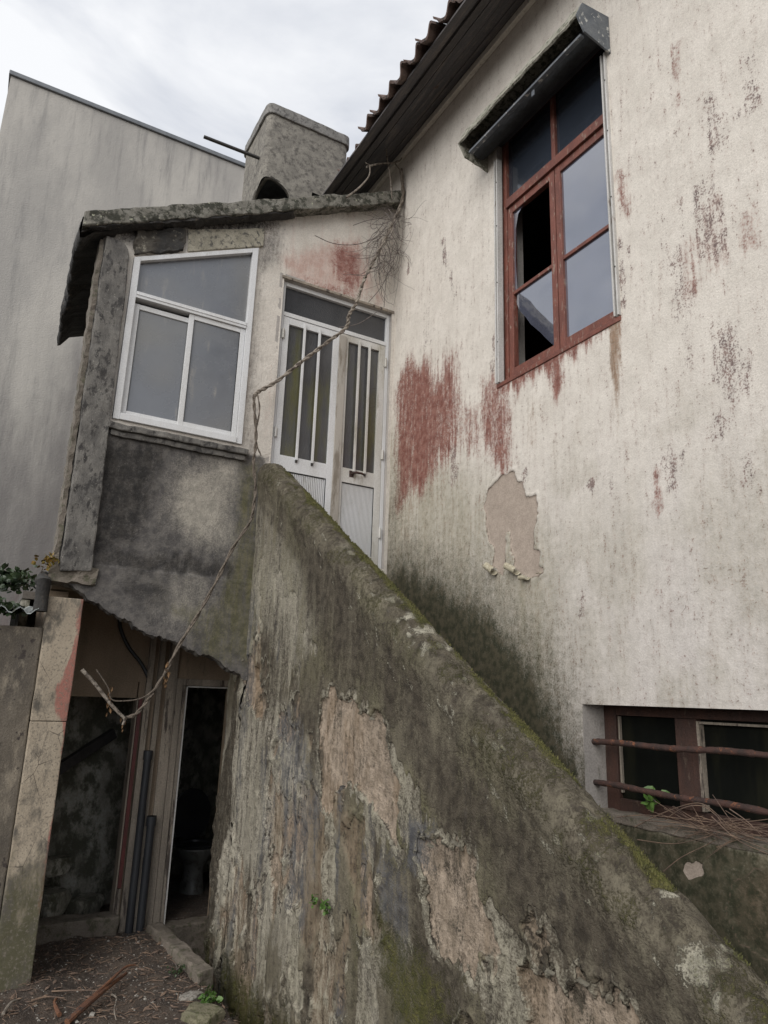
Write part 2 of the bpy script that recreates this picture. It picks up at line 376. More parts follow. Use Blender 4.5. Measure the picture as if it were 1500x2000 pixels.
# ------------------------------------------------------------------ main house
house = thing('house', (XW+3, 4, GZ), 'cream roughcast two storey house with red stained wall and tiled eaves, on the right', 'house')
WY0, WY1, WZ0, WZ1 = 2.705, 3.865, 3.875, 6.08     # upper window opening
BY0, BY1, BZ0, BZ1 = 1.20, 3.13, 1.03, 1.60        # basement window opening
ys = np.unique(np.concatenate([lin((-3, .9, .3), (.9, 5.7, .012), (5.7, 12, .5)), [WY0, WY1, BY0, BY1]]))
zs = np.unique(np.concatenate([lin((-.3, .3, .2), (.3, 7.06, .012)), [WZ0, WZ1, BZ0, BZ1]]))
U, V = np.meshgrid(ys, zs, indexing='ij')
uc, vc = (ys[:-1]+ys[1:])/2, (zs[:-1]+zs[1:])/2
UC, VC = np.meshgrid(uc, vc, indexing='ij')
keep = ~(((UC > WY0) & (UC < WY1) & (VC > WZ0) & (VC < WZ1)) | ((UC > BY0) & (UC < BY1) & (VC > BZ0) & (VC < BZ1)))
def hw(pts): return [(q[1], q[2]) for q in PX(pts, XW)]
sk = fbm(U*22, V*1.1, 21, 4)                 # vertical streaks
sk2 = fbm(U*55, V*2.2, 22, 3)
bl = fbm(U*2.2, V*2.2, 23, 5)
wob = (fbm(U*9, V*9, 31, 4)-.5)
def soft(poly, w, wb=.06): return ss(sdf(U+wob*wb, V+(sk-.5)*.30, hw(poly)), -w, w)
red = .88*soft([(775, 760), (782, 735), (800, 705), (820, 705), (836, 685), (848, 740), (862, 735), (870, 690), (888, 695), (896, 770), (903, 800), (900, 870), (890, 900), (860, 915), (840, 940), (800, 965), (776, 990)], .15)*(.72+.55*sk)
red = np.maximum(red, .74*soft([(940, 745), (965, 735), (990, 760), (998, 790), (994, 900), (985, 925), (955, 900), (936, 830)], .11)*(.7+.6*sk))
red = np.maximum(red, .5*soft([(895, 800), (940, 790), (940, 900), (905, 880)], .08))
d, t = seg(U, V, *hw([(975, 752), (1218, 600)]))
red = np.maximum(red, .95*ss(-(d+(sk2-.5)*.16+(sk-.5)*.22), -.22, -.03)*(V < WZ0+.02)*ss(U, 2.68, 2.73)*ss(-U, -3.93, -3.85))
red = np.maximum(red, .85*soft([(1070, 700), (1100, 690), (1098, 755), (1085, 785), (1070, 740)], .05))
for a, b, w in [((1393, 400), (1398, 520), .055), ((1345, 490), (1352, 560), .06), ((1462, 420), (1468, 470), .05), ((1286, 930), (1288, 1000), .022), ((1322, 90), (1330, 200), .028), ((1210, 340), (1222, 420), .03)]:
    d, t = seg(U, V, *hw([a, b])); red = np.maximum(red, .50*ss(-(d+(sk2-.5)*.09+wob*.1), -w*1.8, 0))
speck = np.zeros_like(U)
for a, b, w, k in [((868, 470), (872, 530), .04, .8), ((880, 540), (885, 570), .045, .85), ((797, 510), (797, 530), .018, .95), ((835, 600), (832, 680), .05, .55), ((1415, 640), (1422, 770), .05, .85),
                   ((1312, 905), (1318, 950), .05, .8), ((1155, 945), (1150, 975), .025, .95), ((1330, 500), (1335, 600), .06, .6), ((1380, 380), (1400, 480), .09, .65), ((1460, 120), (1468, 210), .04, .7),
                   ((1395, 190), (1400, 280), .05, .6), ((1440, 690), (1450, 740), .05, .6), ((1405, 820), (1405, 850), .04, .7), ((1455, 910), (1460, 960), .04, .65), ((1210, 420), (1216, 590), .022, .85),
                   ((1190, 940), (1192, 960), .03, .7), ((1140, 1160), (1135, 1200), .05, .5), ((965, 660), (962, 720), .02, .8), ((1018, 925), (1020, 945), .02, .9), ((885, 880), (888, 930), .05, .75), ((1340, 640), (1345, 700), .05, .5)]:
    d, t = seg(U, V, *hw([a, b])); speck = np.maximum(speck, (.12+.5*k)*ss(-(d+wob*.12+(sk-.5)*.10), -w*1.8, 0))
reg = ss(-U, -2.75, -2.35)*ss(V, 2.4, 3.4)*ss(-V, -6.6, -5.0)
speck = np.maximum(speck, reg*ss(sk, .46, .78)*ss(bl, .38, .64)*.33)
speck = np.maximum(speck, .16*ss(sk, .55, .8)*ss(fbm(U*3, V*2, 77), .5, .68)*ss(V, 3.2, 3.8)*ss(-V, -5.6, -4.6))
brown = np.zeros_like(U)
d, t = seg(U, V, *hw([(1200, 625), (1205, 870)])); brown = np.maximum(brown, (.95-.75*t)*ss(-(d+(sk-.5)*.04), -.075, -.01))
d, t = seg(U, V, *hw([(1040, 780), (1040, 860)])); brown = np.maximum(brown, .35*ss(-d, -.15, 0))
d, t = seg(U, V, *hw([(800, 990), (780, 1080)])); brown = np.maximum(brown, .3*ss(-d, -.2, 0))
stairz = 3.60-.645*(YP-U)                    # coping line projected on the wall
above = V-stairz
sks = fbm(U*6, V*.8, 24, 4)
wash = .62*ss(-V, -3.9, -1.9)*(.66+.10*sk+.6*(sks-.25)+.3*(bl-.5))+.13*(sk-.35)
olive = ss(-above, -1.0, -.1)*(.42+.2*sk+.3*sks)*ss(U, 2.7, 3.6)*.85
olive = np.maximum(olive, .50*ss(-V, -2.6, -1.2)*ss(bl, .42, .68)*ss(-U, -3.0, -2.0))
olive = np.maximum(olive, .42*ss(sdf(U+wob*.3, V+(sk-.5)*.5, hw([(765, 990), (950, 960), (1060, 1150), (1080, 1330), (980, 1250), (760, 1110)])), -.25, .15))
olive = np.maximum(olive, .34*ss(bl, .50, .66)*ss(-V, -4.2, -2.6))
olive = np.maximum(olive, .9*ss(-V, -1.04, -.98))
olive = np.maximum(olive, .38*ss(fbm(U*1.6, V*1.3, 41), .5, .72)*ss(-V, -3.2, -2.4))
DK = [(772, 1108), (830, 1135), (900, 1172), (975, 1240), (1035, 1305), (1070, 1375), (1095, 1455), (1138, 1490), (1150, 1640), (1000, 1520), (850, 1330), (745, 1170)]
sdk = sdf(U+wob*.10, V+wob*.12+(sk-.5)*.14+(sks-.5)*.3, hw(DK))
dark = 1.05*ss(sdk, -.30, .16)
dark = np.maximum(dark, .56*ss(sdk, -.60, -.02)*(.7+.2*sk+.3*sks))
dark = np.maximum(dark, .8*ss(-V, -1.035, -.97)*(.7+.6*bl))
dark = np.maximum(dark, .4*ss(-(V-3.45), -.6, .2)*ss(U, 5.0, 5.4))
z8 = lambda L: [(850+x/5, 850+y/5) for x, y in L]
BARE = z8([(775, 345), (710, 375), (650, 395), (570, 480), (515, 540), (497, 620), (475, 700), (500, 760), (500, 850), (505, 960), (530, 1040), (580, 1090), (575, 1200), (555, 1270), (620, 1330), (660, 1380), (680, 1270), (690, 1150), (690, 1010), (710, 925), (735, 960), (735, 1140), (780, 1200), (770, 1280), (850, 1370), (930, 1390), (1060, 1350), (1055, 1300), (1020, 1270), (1025, 1130), (965, 1110), (960, 920), (1000, 800), (1000, 690), (985, 580), (890, 610), (850, 460), (800, 450)])
sb = sdf(U+(fbm(U*40, V*40, 9)-.5)*.025, V+(fbm(U*40, V*40, 10)-.5)*.025, hw(BARE))
bare = np.clip(.5+sb/.02, 0, 1)
for pl in ([(1345, 1690), (1360, 1680), (1378, 1695), (1370, 1715), (1350, 1725), (1340, 1710)],):
    s2 = sdf(U+wob*.09, V+wob*.09, hw(pl)); bare = np.maximum(bare, np.clip(.5+s2/.02, 0, 1))
edge = .62*ss(-np.abs(sb), -.010, -.001)
s3 = sdf(U+wob*.05, V+wob*.05, hw([(1430, 1720), (1480, 1700), (1560, 1710), (1560, 1900), (1450, 1850), (1420, 1780)]))
brown = np.maximum(brown, .7*ss(s3, -.02, .04)); edge = np.maximum(edge, .6*ss(-np.abs(s3), -.012, -.001))
X = XW-(fbm(U*1.3, V*1.3, 51)-.5)*.012-(fbm(U*12, V*12, 52)-.5)*.004+.006*bare-.009*ss(-np.abs(sb+.010), -.012, -.001)*ss(fbm(U*14, V*14, 53), .42, .6)+.008*ss(s3, 0, .02)*(V < 1.03)
for e0, e1 in ((WY0, WY1), (BY0, BY1)):
    pass
near_open = ((U > WY0-.03) & (U < WY1+.03) & (V > WZ0-.03) & (V < WZ1+.03)) | ((U > BY0-.03) & (U < BY1+.03) & (V > BZ0-.03) & (V < BZ1+.03))
X = np.where(near_open, XW, X)
wob2 = fbm(U*30, V*30, 33, 4)-.5
for L_ in ([(1330, 1105), (1370, 1112), (1400, 1105), (1430, 1112)], [(1370, 1150), (1345, 1165), (1335, 1200)], [(1012, 1150), (1005, 1165), (990, 1175)], [(800, 1290), (812, 1250)]):
    for a, b in zip(L_[:-1], L_[1:]):
        d, t = seg(U+wob*.04+wob2*.03, V+wob*.04+wob2*.03, *hw([a, b])); edge = np.maximum(edge, .55*ss(-d, -.005, -.001))
me = np_mesh('wall', np.stack([X, U, V], -1).reshape(-1, 3), grid_faces(len(ys), len(zs), keep, True),
             dict(red=red, speck=speck, brown=brown, wash=wash, olive=olive, dark=dark, bare=bare, edge=edge))
hwall = put('wall', me, m_house, house)
# other walls, floors and the rooms behind the windows
b = MB(); b.box(XW+.25, 9, 11.75, 12, GZ-.1, 7.0).box(8.75, 9, -3, 11.7, GZ-.1, 7.0).box(XW+.25, 9, -3, -2.75, GZ-.1, 7.0)
b.build('rear_wall', m_neigh, house)
b = MB(); b.box(XW+.25, 8.7, -2.7, 11.7, 2.55, 2.75).box(XW+.25, 8.7, -2.7, 11.7, 6.5, 6.7).box(5.8, 5.95, -2.7, 11.7, 2.76, 6.49).box(4.9, 5.0, -2.7, 11.7, -.25, 2.54)
b.build('inner_wall', m_inner, house)
# reveals
m_reveal = weathered('reveal_plaster', (.44, .41, .38), (.36, .335, .31), (.13, .12, .09), 5, (1, 1, .4), grain=90, bump=.4, c3lo=.55, c3hi=.75)
for y0, y1, z0, z1, dp in ((WY0, WY1, WZ0, WZ1, .26), (BY0, BY1, BZ0, BZ1, .26)):
    b = MB()
    b.box(XW+.001, XW+dp, y0-.04, y0, z0-.04, z1+.04).box(XW+.001, XW+dp, y1, y1+.04, z0-.04, z1+.04).box(XW+.001, XW+dp, y0, y1, z1, z1+.04).box(XW+.001, XW+dp, y0, y1, z0-.04, z0)
    b.build('reveal', m_reveal, house)
# eaves: sloping board soffit, fascia and tiles
EX, EZ = 2.56, 6.80
y0, y1 = -1.5, 9
b = MB()
n = 5
for k in range(n):
    a0, a1 = k/n+.004, (k+1)/n-.004
    xa, xb = XW-.015+(EX-XW)*a0, XW-.015+(EX-XW)*a1; za, zb = 7.03+(EZ-7.03)*a0, 7.03+(EZ-7.03)*a1
    o = .004*(k % 2)
    b.prism([(xa, y0, za+o), (xb, y0, zb+o), (xb, y0, zb+.022+o), (xa, y0, za+.022+o)], (0, y1-y0, 0))
b.build('eave_soffit', m_wood, house, bevel=.003)
b = MB(); b.box(XW-.05, XW-.004, y0, y1, 6.945, 7.01); b.build('cornice', m_house, house, bevel=.006)
b = MB(); b.bar((EX+.13, y0, EZ+.045), (EX+.13, y1, EZ+.045), .05, .035); b.build('eave_batten', m_rafter, house)
b = MB(); b.prism([(EX+.01, y0, EZ+.03), (7, y0, 8.70), (7, y0, 8.76), (EX+.01, y0, EZ+.055)], (0, y1+3-y0, 0))
b.prism([(7.0, y0, 8.70), (9.6, y0, 7.5), (9.6, y0, 7.56), (7.0, y0, 8.76)], (0, y1+3-y0, 0))
roof = b.build('roof', m_tile, house)
def tile_mesh():
    nu, nv = 15, 5; L, Wd = .44, .235
    v = []; 
    for side in (0, 1):
        for i in range(nu):
            t = i/(nu-1); x = (t-.5)*Wd
            hgt = .030*math.cos(t*math.pi*2-.6)+.022*(t > .85)+.012*math.sin(t*math.pi*4)
            for j in range(nv):
                l = j/(nv-1)*L; v.append((l, x, hgt-(.022 if side else 0)+.006*math.sin(t*9+j)))
    f = []; N = nu*nv
    for i in range(nu-1):
        for j in range(nv-1):
            a = i*nv+j; f += [(a, a+nv, a+nv+1, a+1), (N+a, N+a+1, N+a+nv+1, N+a+nv)]
        f += [(i*nv, N+i*nv, N+(i+1)*nv, (i+1)*nv)]
        e = nv-1; f += [(i*nv+e, (i+1)*nv+e, N+(i+1)*nv+e, N+i*nv+e)]
    for j in range(nv-1):
        f += [(j, j+1, N+j+1, N+j)]; k = (nu-1)*nv; f += [(k+j, N+k+j, N+k+j+1, k+j+1)]
    return v, f
tv, tf = tile_mesh()
tme = bpy.data.meshes.new('roof_tile'); tme.from_pydata(tv, [], tf); tme.materials.append(m_tile)
tme.polygons.foreach_set('use_smooth', np.full(len(tme.polygons), True)); tme.set_sharp_from_angle(angle=math.radians(50))
slope = math.atan2(8.70-EZ-.03, 7-EX)
hl = Vector(ROOT[house.name])
for row in range(2):
    for k in range(30):
        yy = .9+k*.22
        if row == 0 and k in (20, 24): continue
        o = bpy.data.objects.new('roof_tile', tme); COL.objects.link(o); o.parent = roof
        l = -.06+row*.37+random.uniform(-.055, .035)
        if row == 0 and 5.12 < yy < 6.4: l += .17+random.uniform(-.06, .06)
        dz = .085+row*.012+random.uniform(-.012, .022)
        o.location = Vector((EX+l*math.cos(slope), yy, EZ+l*math.sin(slope)+dz))-hl
        o.rotation_euler = (random.uniform(-.14, .14), -slope+random.uniform(-.06, .06), random.uniform(-.09, .09))
# ---- upper window
XF = XW+.055
def bx(name, mat, par, *boxes, bevel=.004):
    b = MB()
    for q in boxes: b.box(*q)
    return b.build(name, mat, par, bevel=bevel)
zt = 5.37; ym = 3.285
win = bx('window', m_red, house, (XF, XF+.07, WY0+.002, WY0+.045, WZ0, WZ1), (XF, XF+.07, WY1-.05, WY1-.002, WZ0, WZ1), (XF, XF+.07, WY0+.046, WY1-.051, WZ0+.002, WZ0+.045),
         (XF-.012, XF+.07, WY0+.046, WY1-.051, zt, zt+.075), (XF, XF+.07, WY0+.046, WY1-.051, WZ1-.05, WZ1-.002), (XF+.005, XF+.065, ym-.02, ym+.02, zt+.076, WZ1-.051))
for (a, c, nm) in ((WY0+.048, ym-.004, 'r'), (ym+.004, WY1-.053, 'l')):
    zb, ztp = WZ0+.047, zt-.002; zm = 4.60; st = .052
    bx('sash', m_red, win, (XF+.008, XF+.055, a, a+st, zb, ztp), (XF+.008, XF+.055, c-st, c, zb, ztp), (XF+.010, XF+.053, a+st, c-st, zb, zb+.06), (XF+.010, XF+.053, a+st, c-st, ztp-.06, ztp), (XF+.012, XF+.05, a+st, c-st, zm-.014, zm+.014))
    if nm == 'r':
        bx('pane', m_glass, win, (XF+.028, XF+.033, a+st-.005, c-st+.005, zb+.05, zm-.005), bevel=0)
        bx('pane', m_glass, win, (XF+.026, XF+.031, a+st-.005, c-st+.005, zm+.005, ztp-.05), bevel=0)
    else:
        q0, q1 = a+st-.005, c-st+.005
        W = q1-q0; z0, z1 = zb+.05, zm-.005; H = z1-z0
        pts = [(q0, z0+.0*H), (q0+.02*W, z0), (q0+.22*W, z0+.16*H), (q0+.38*W, z0+.30*H), (q0+.60*W, z0+.47*H), (q0+.72*W, z0+.60*H), (q0+.86*W, z0+.72*H), (q0+.95*W, z0+.86*H), (q0+.93*W, z1), (q0, z1)]
        MB().prism([(XF+.028, y, z) for y, z in pts], (.004, 0, 0)).build('cut_pane', m_glass, win)  # pane cut away below a jagged diagonal, dark room behind
        z0, z1 = zm+.005, ztp-.05
        MB().prism([(XF+.026, y, z) for y, z in [(q1, z0), (q1, z1), (q1-.30*W, z1), (q1-.13*W, z1-.05), (q1-.06*W, z1-.16), (q1-.045*W, z0+.25), (q1-.08*W, z0)]], (.004, 0, 0)).build('glass_shard', m_glass, win)
for a, c in ((WY0+.04, ym-.018), (ym+.018, WY1-.045)):
    bx('transom_pane', m_tglass, win, (XF+.03, XF+.034, a, c, zt+.07, WZ1-.045), bevel=0)
bx('window_sill', m_red, win, (XW-.010, XF+.02, WY0-.012, WY1+.012, WZ0-.035, WZ0-.002), bevel=.006)
for y in (WY0-.012, WY1-.028):
    r_ = bx('guide_rail', m_rail, win, (XW-.022, XW+.03, y, y+.012, WZ0+.002, 5.83), (XW-.022, XW+.03, y+.028, y+.040, WZ0+.002, 5.83), (XW+.02, XW+.03, y+.012, y+.028, WZ0+.002, 5.83), bevel=.002)
    for z in (4.2, 4.7, 5.2, 5.6): bx('screw', m_iron, r_, (XW-.027, XW-.021, y+.002, y+.010, z, z+.008), bevel=.002)
# roller shutter hood
HY0, HY1 = 2.655, 3.985
prof = [(XW-.004, 6.10), (2.855, 6.075), (2.80, 5.95), (2.865, 5.845), (XW-.004, 5.80)]
hood = MB()
def hp(k, y): return (prof[k][0], y, prof[k][1])
hd = MB()
hd.prism([hp(k, HY0) for k in range(5)], (0, .012, 0)); 
hood = hd.build('shutter_hood', m_hood, win, rough=.004, res=.05, nscale=10)
hd = MB()
pi_ = [(x+(.012 if 2.79 < x < 3 else 0), z-.012) for x, z in prof]
for k, o in ((0, None), (1, None)):
    a, c = prof[k], prof[k+1]
    hd.prism([(a[0], HY0+.013, a[1]), (c[0], HY0+.013, c[1]), (c[0]+.012, HY0+.013, c[1]-.010), (a[0], HY0+.013, a[1]-.012)], (0, HY1-HY0-.026, 0))
hd.build('hood_top', m_hoodtop, hood, rough=.012, res=.035, nscale=9)
MB().prism([(x, HY1-.012, z) for x, z in prof], (0, .012, 0)).build('hood_end', m_hoodtop, hood, rough=.010, res=.04, nscale=9)
hd = MB(); hd.tube([(2.985, HY0+.03, 5.93), (2.985, HY1-.04, 5.93)], .075, 18); hd.build('shutter_roll', m_soot, hood, smooth=True)
bx('roller_slat', m_hood, hood, (2.865, 2.90, HY0+.04, HY1-.06, 5.845, 5.865), (2.885, 2.893, 3.17, 3.20, 5.79, 5.845), bevel=.004)
bx('hood_back', m_hoodin, hood, (XW-.006, XW+.05, WY0, WY1, 5.985, 6.06), bevel=0)
# ---- basement window
XB = XW+.165
bw = bx('basement_window', m_redd, house, (XB, XB+.06, BY1-.09, BY1-.002, BZ0+.002, BZ1-.002), (XB, XB+.06, BY0, BY1-.091, BZ1-.055, BZ1-.002), (XB, XB+.06, BY0, BY1-.091, BZ0+.002, BZ0+.07),
        (XB-.01, XB+.06, 2.50, 2.63, BZ0+.071, BZ1-.056), (XB-.01, XB+.06, 1.70, 1.83, BZ0+.071, BZ1-.056))
for a, c in ((2.63, BY1-.09), (1.83, 2.50), (BY0, 1.70)):
    bx('pane', m_bglass, bw, (XB+.03, XB+.034, a-.002, c+.002, BZ0+.06, BZ1-.05), bevel=0)
bx('putty_bead', m_jamb, bw, (XB-.012, XB+.03, 2.485, 2.499, BZ0+.075, BZ1-.065), (XB-.008, XB+.03, 1.84, 2.4845, BZ1-.078, BZ1-.066), bevel=.002)
bx('putty_bead', m_jamb, bw, (XB+.01, XB+.028, 3.022, 3.034, BZ0+.1, BZ1-.06), bevel=.002)
for z, s in ((1.395, .010), (1.175, -.012)):
    b = MB(); pts = [(XW+.075+.004*math.sin(y*17), y, z+s*(3.1-y)+.004*math.sin(y*9)) for y in np.linspace(BY1+.02, BY0-.02, 160)]
    b.tube(pts, [.0165+.0045*mnoise.noise(Vector(p)*28)+.002*mnoise.noise(Vector(p)*90) for p in pts], 10); b.build('bar', m_rust, bw, smooth=True)
b = MB(); b.box(XW-.012, XW+.16, BY0, BY1-.002, BZ0-.03, BZ0+.012); b.build('window_sill', m_kerb, bw, bevel=.006, rough=.012, res=.05, nscale=12)
# curled paint flakes of the bare patch
def curl(px, py, w, l, r, ax, turns, mat, par, plane='x', val=XW, off=.01, name='paint_curl'):
    p = P(px, py, plane, val); nrm = np.array([-1, 0, 0.]) if plane == 'x' else np.array([0, -1., 0])
    e = np.array([0, 1., 0]) if plane == 'x' else np.array([1., 0, 0]); zz = np.array([0, 0, 1.])
    d1 = e*math.cos(ax)+zz*math.sin(ax); d2 = -e*math.sin(ax)+zz*math.cos(ax)
    n, m = 16, 6; v = []
    for i in range(n):
        th = i/(n-1)*turns*2*math.pi; rr = r*(1-.25*i/(n-1))
        for j in range(m):
            t = j/(m-1)-.5; ww = w*(1-.25*i/(n-1)*abs(math.sin(i*1.3+j*2)))
            v.append(p+d1*t*ww+d2*(-rr*math.sin(th))+nrm*(off+rr*(1-math.cos(th)))+d1*.15*w*i/(n-1))
    f = [(i*m+j, i*m+j+1, (i+1)*m+j+1, (i+1)*m+j) for i in range(n-1) for j in range(m-1)]
    b = MB(); b.add(v, f); me_o = b.build(name, mat, par, smooth=True)
    return me_o
curl(966, 1112, .11, .06, .030, .55, .8, m_flake, house)
curl(1008, 1112, .13, .06, .028, .45, .75, m_flake, house)
curl(1030, 1128, .08, .06, .022, .1, .6, m_flake, house)
curl(1056, 1118, .04, .03, .010, .0, .4, m_flake, house)

# ------------------------------------------------------------------ porch
porch = thing('porch', (1.2, 6.3, 2.4), 'small lean-to porch with white window and glazed double door, jutting out over the dark recess', 'porch')
slope_s = .49
def zslab(x): return 5.02+slope_s*(x-.25)           # underside of the roof slab over the front wall
DX0, DX1, DZ0, DZ1 = 1.945, 3.065, 2.70, 5.215
PWX0, PWX1, PWZ0 = .665, 1.685, 3.575
def zhead(x): return 4.965+.455*(x-.67)
under_px = [(100, 1112), (112, 1120), (150, 1150), (200, 1188), (240, 1208), (290, 1240), (310, 1243), (345, 1255), (380, 1275), (420, 1287), (450, 1308), (470, 1318)]
und = PY(under_px, YP); ux = [q[0] for q in und]; uz = [q[2] for q in und]
xs = np.unique(np.concatenate([lin((.42, 3.1, .010)), [DX0, DX1, PWX0, PWX1]]))
def segrows():
    return [52, 22, 86, 150, 70]
rows = segrows(); VV = []
bot = np.interp(xs, ux, uz, right=1.70)+(fbm(xs*18, xs*0+.5, 61, 4)-.5)*.07
bot = np.where(xs > 2.05, 2.2, bot)
lev = [bot, np.full_like(xs, 2.46), np.full_like(xs, DZ0), np.full_like(xs, PWZ0), np.where(xs <= PWX1+1e-6, zhead(xs), DZ1), zslab(xs)+.03]
tr = (xs > PWX1) & (xs < DX0); lev[4] = np.where(tr, zhead(PWX1)+(DZ1-zhead(PWX1))*(xs-PWX1)/(DX0-PWX1), lev[4])
segid = []
for k, n_ in enumerate(rows):
    for j in range(n_): VV.append(lev[k]+(lev[k+1]-lev[k])*j/n_); segid.append(k)
VV.append(lev[5]); V = np.stack(VV, 1); U = np.repeat(xs[:, None], V.shape[1], 1)
sid = np.array(segid); xc = (xs[:-1]+xs[1:])/2
inwin = ((xc > PWX0) & (xc < PWX1))[:, None] & (sid == 3)[None]
indoor = ((xc > DX0) & (xc < DX1))[:, None] & ((sid == 2) | (sid == 3))[None]
keep = ~(inwin | indoor)
def pw(pts): return [(q[0], q[2]) for q in PY(pts, YP)]
sk = fbm(U*20, V*1.2, 121, 4); bl = fbm(U*3, V*3, 123, 5); wob = fbm(U*10, V*10, 131, 4)-.5
def softp(poly, w): return ss(sdf(U+wob*.08, V+wob*.08+(sk-.5)*.15, pw(poly)), -w, w)
low = ss(-V, -3.56, -3.48)
grey = np.maximum(low*.9*np.clip(1.1-U*.02, 0, 1)*ss(-U, -1.98, -1.84), 0)
grey = np.maximum(grey, .55*softp([(490, 440), (560, 450), (555, 520), (515, 540), (500, 600)], .12))
grey = np.maximum(grey, .45*softp([(480, 560), (520, 560), (505, 900), (470, 900)], .10)*(.5+sk))
pale = low*softp([(350, 905), (462, 905), (462, 1060), (380, 1060), (330, 1000)], .20)*.95*(.35+1.1*bl)
pale = np.maximum(pale, .55*low*softp([(300, 1130), (400, 1120), (430, 1240), (330, 1230)], .2)*(.4+.9*bl))
dark = low*softp([(185, 865), (330, 870), (300, 980), (265, 1060), (180, 1095)], .12)*.68
dark = np.maximum(dark, low*.58*softp([(180, 1060), (460, 1095), (460, 1130), (180, 1110)], .06))
dark = np.maximum(dark, .52*softp([(230, 1120), (330, 1130), (340, 1190), (250, 1170)], .12))
dark = np.maximum(dark, low*.55*softp([(215, 855), (475, 888), (475, 900), (215, 870)], .04))
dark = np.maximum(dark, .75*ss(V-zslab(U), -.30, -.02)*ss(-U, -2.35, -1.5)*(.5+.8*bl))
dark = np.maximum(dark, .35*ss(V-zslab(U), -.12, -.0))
olive = .56*softp([(462, 900), (505, 900), (500, 1300), (430, 1290), (420, 1180), (455, 1080)], .08)*(.5+.8*sk)
olive = np.maximum(olive, .5*softp([(330, 1180), (460, 1180), (460, 1310), (400, 1290)], .1))
pink = .75*softp([(545, 500), (700, 470), (740, 580), (570, 560)], .12)*(.4+bl)+.30*ss(sk, .4, .7)*(V > 3.6)
redp = .80*softp([(655, 478), (690, 474), (705, 520), (700, 572), (665, 545), (645, 515)], .10)
redp = np.maximum(redp, .52*softp([(580, 545), (680, 560), (740, 590), (740, 600), (640, 575)], .08)*(.5+bl))
Yd = YP-(fbm(U*2, V*2, 151)-.5)*.010-(fbm(U*14, V*14, 152)-.5)*.004
step = ss(-V, -2.462, -2.448)*(U < 1.9); Yd = Yd+.010*step*0-.012*step
Yd = np.where(((np.abs(U-PWX0) < .012) | (np.abs(U-PWX1) < .012)) & (V > PWZ0-.015) | (np.abs(U-DX0) < .012) & (V > DZ0-.015), YP, Yd)
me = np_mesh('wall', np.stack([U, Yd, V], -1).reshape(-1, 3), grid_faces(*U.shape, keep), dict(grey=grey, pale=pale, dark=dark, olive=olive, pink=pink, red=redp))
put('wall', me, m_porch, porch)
# broken lower edge (thickness of the hanging wall) and its back face
Bx, Bz = xs[xs < 1.84], bot[xs < 1.84]; n = len(Bx)
rows_ = [(0, 0), (.05, -.012), (.10, .004), (.15, .01), (.16, .3)]
v = np.concatenate([np.stack([Bx, np.full(n, YP)+dy+(fbm(Bx*30, Bx*0+dy*40, 71)-.5)*.02*(dy > 0), np.maximum(Bz+dz+(fbm(Bx*25, Bx*0+dy*60, 72)-.5)*.035*(dy > 0), 0)], 1) for dy, dz in rows_]).reshape(len(rows_), n, 3)
me = np_mesh('broken_edge', v.reshape(-1, 3), grid_faces(len(rows_), n))
put('broken_edge', me, m_concrete, porch)
# side wall, floor slab, back and roof slab
b = MB(); b.box(.60, .66, YP+.05, 7.2, 2.42, 5.02); b.build('side_wall', m_kerb, porch, rough=.012, res=.12)
b = MB(); b.box(.64, 3.08, 7.22, 7.32, 2.42, 6.3); b.build('rear_wall', m_plast, porch)
b = MB(); b.box(.44, 3.08, YP+.17, 7.19, 2.28, 2.41); b.build('floor_slab', m_in, porch, rough=.01, res=.1)
b = MB(); b.prism([(.25, 5.33, zslab(.25)), (XW-.012, 5.33, zslab(XW-.012)), (XW-.012, 5.33, zslab(XW)+.135), (.25, 5.33, zslab(.25)+.135)], (.04, 2.0, 0))
rs = b.build('roof_slab', m_slab, porch, bevel=.012, rough=.022, res=.045, nscale=7)
b = MB(); b.prism([(.30, 5.345, zslab(.30)-.012), (1.95, 5.345, zslab(1.95)-.012), (1.95, 5.345, zslab(1.95)+.01), (.30, 5.345, zslab(.30)+.01)], (.035, .09, 0))
b.prism([(.262, 5.37, zslab(.25)-.015), (.435, 5.37, zslab(.435)-.015), (.435, 5.37, zslab(.435)+.012), (.262, 5.37, zslab(.25)+.012)], (.08, 1.98, 0)); b.build('soffit', m_black, porch, rough=.03, res=.04, nscale=10)
fy = np.linspace(5.36, 7.34, 260); nf = len(fy); x0 = .238+.03*(fy-5.4)+(fbm(fy*9, fy*0, 401, 4)-.5)*.05      # ragged roofing felt along the slab's outer edge
zb = zslab(.25)-.03-(fbm(fy*6, fy*0+2, 402, 5))**2*.16-.10*ss(fy, 6.7, 7.2)*fbm(fy*14, fy*0, 403)
v = np.stack([np.stack(q, 1) for q in ((x0+.10, fy, fy*0+zslab(.25)+.15), (x0+.0, fy, fy*0+zslab(.25)+.10), (x0-.012, fy, (zb+zslab(.25))/2+.03), (x0+.004, fy, zb), (x0+.03, fy, zb+.012), (x0+.10, fy, fy*0+zslab(.30)-.02), (x0+.26, fy, fy*0+zslab(.45)-.03))], 0)
put('roofing_felt', np_mesh('roofing_felt', v.reshape(-1, 3), grid_faces(7, nf)), m_black, porch)
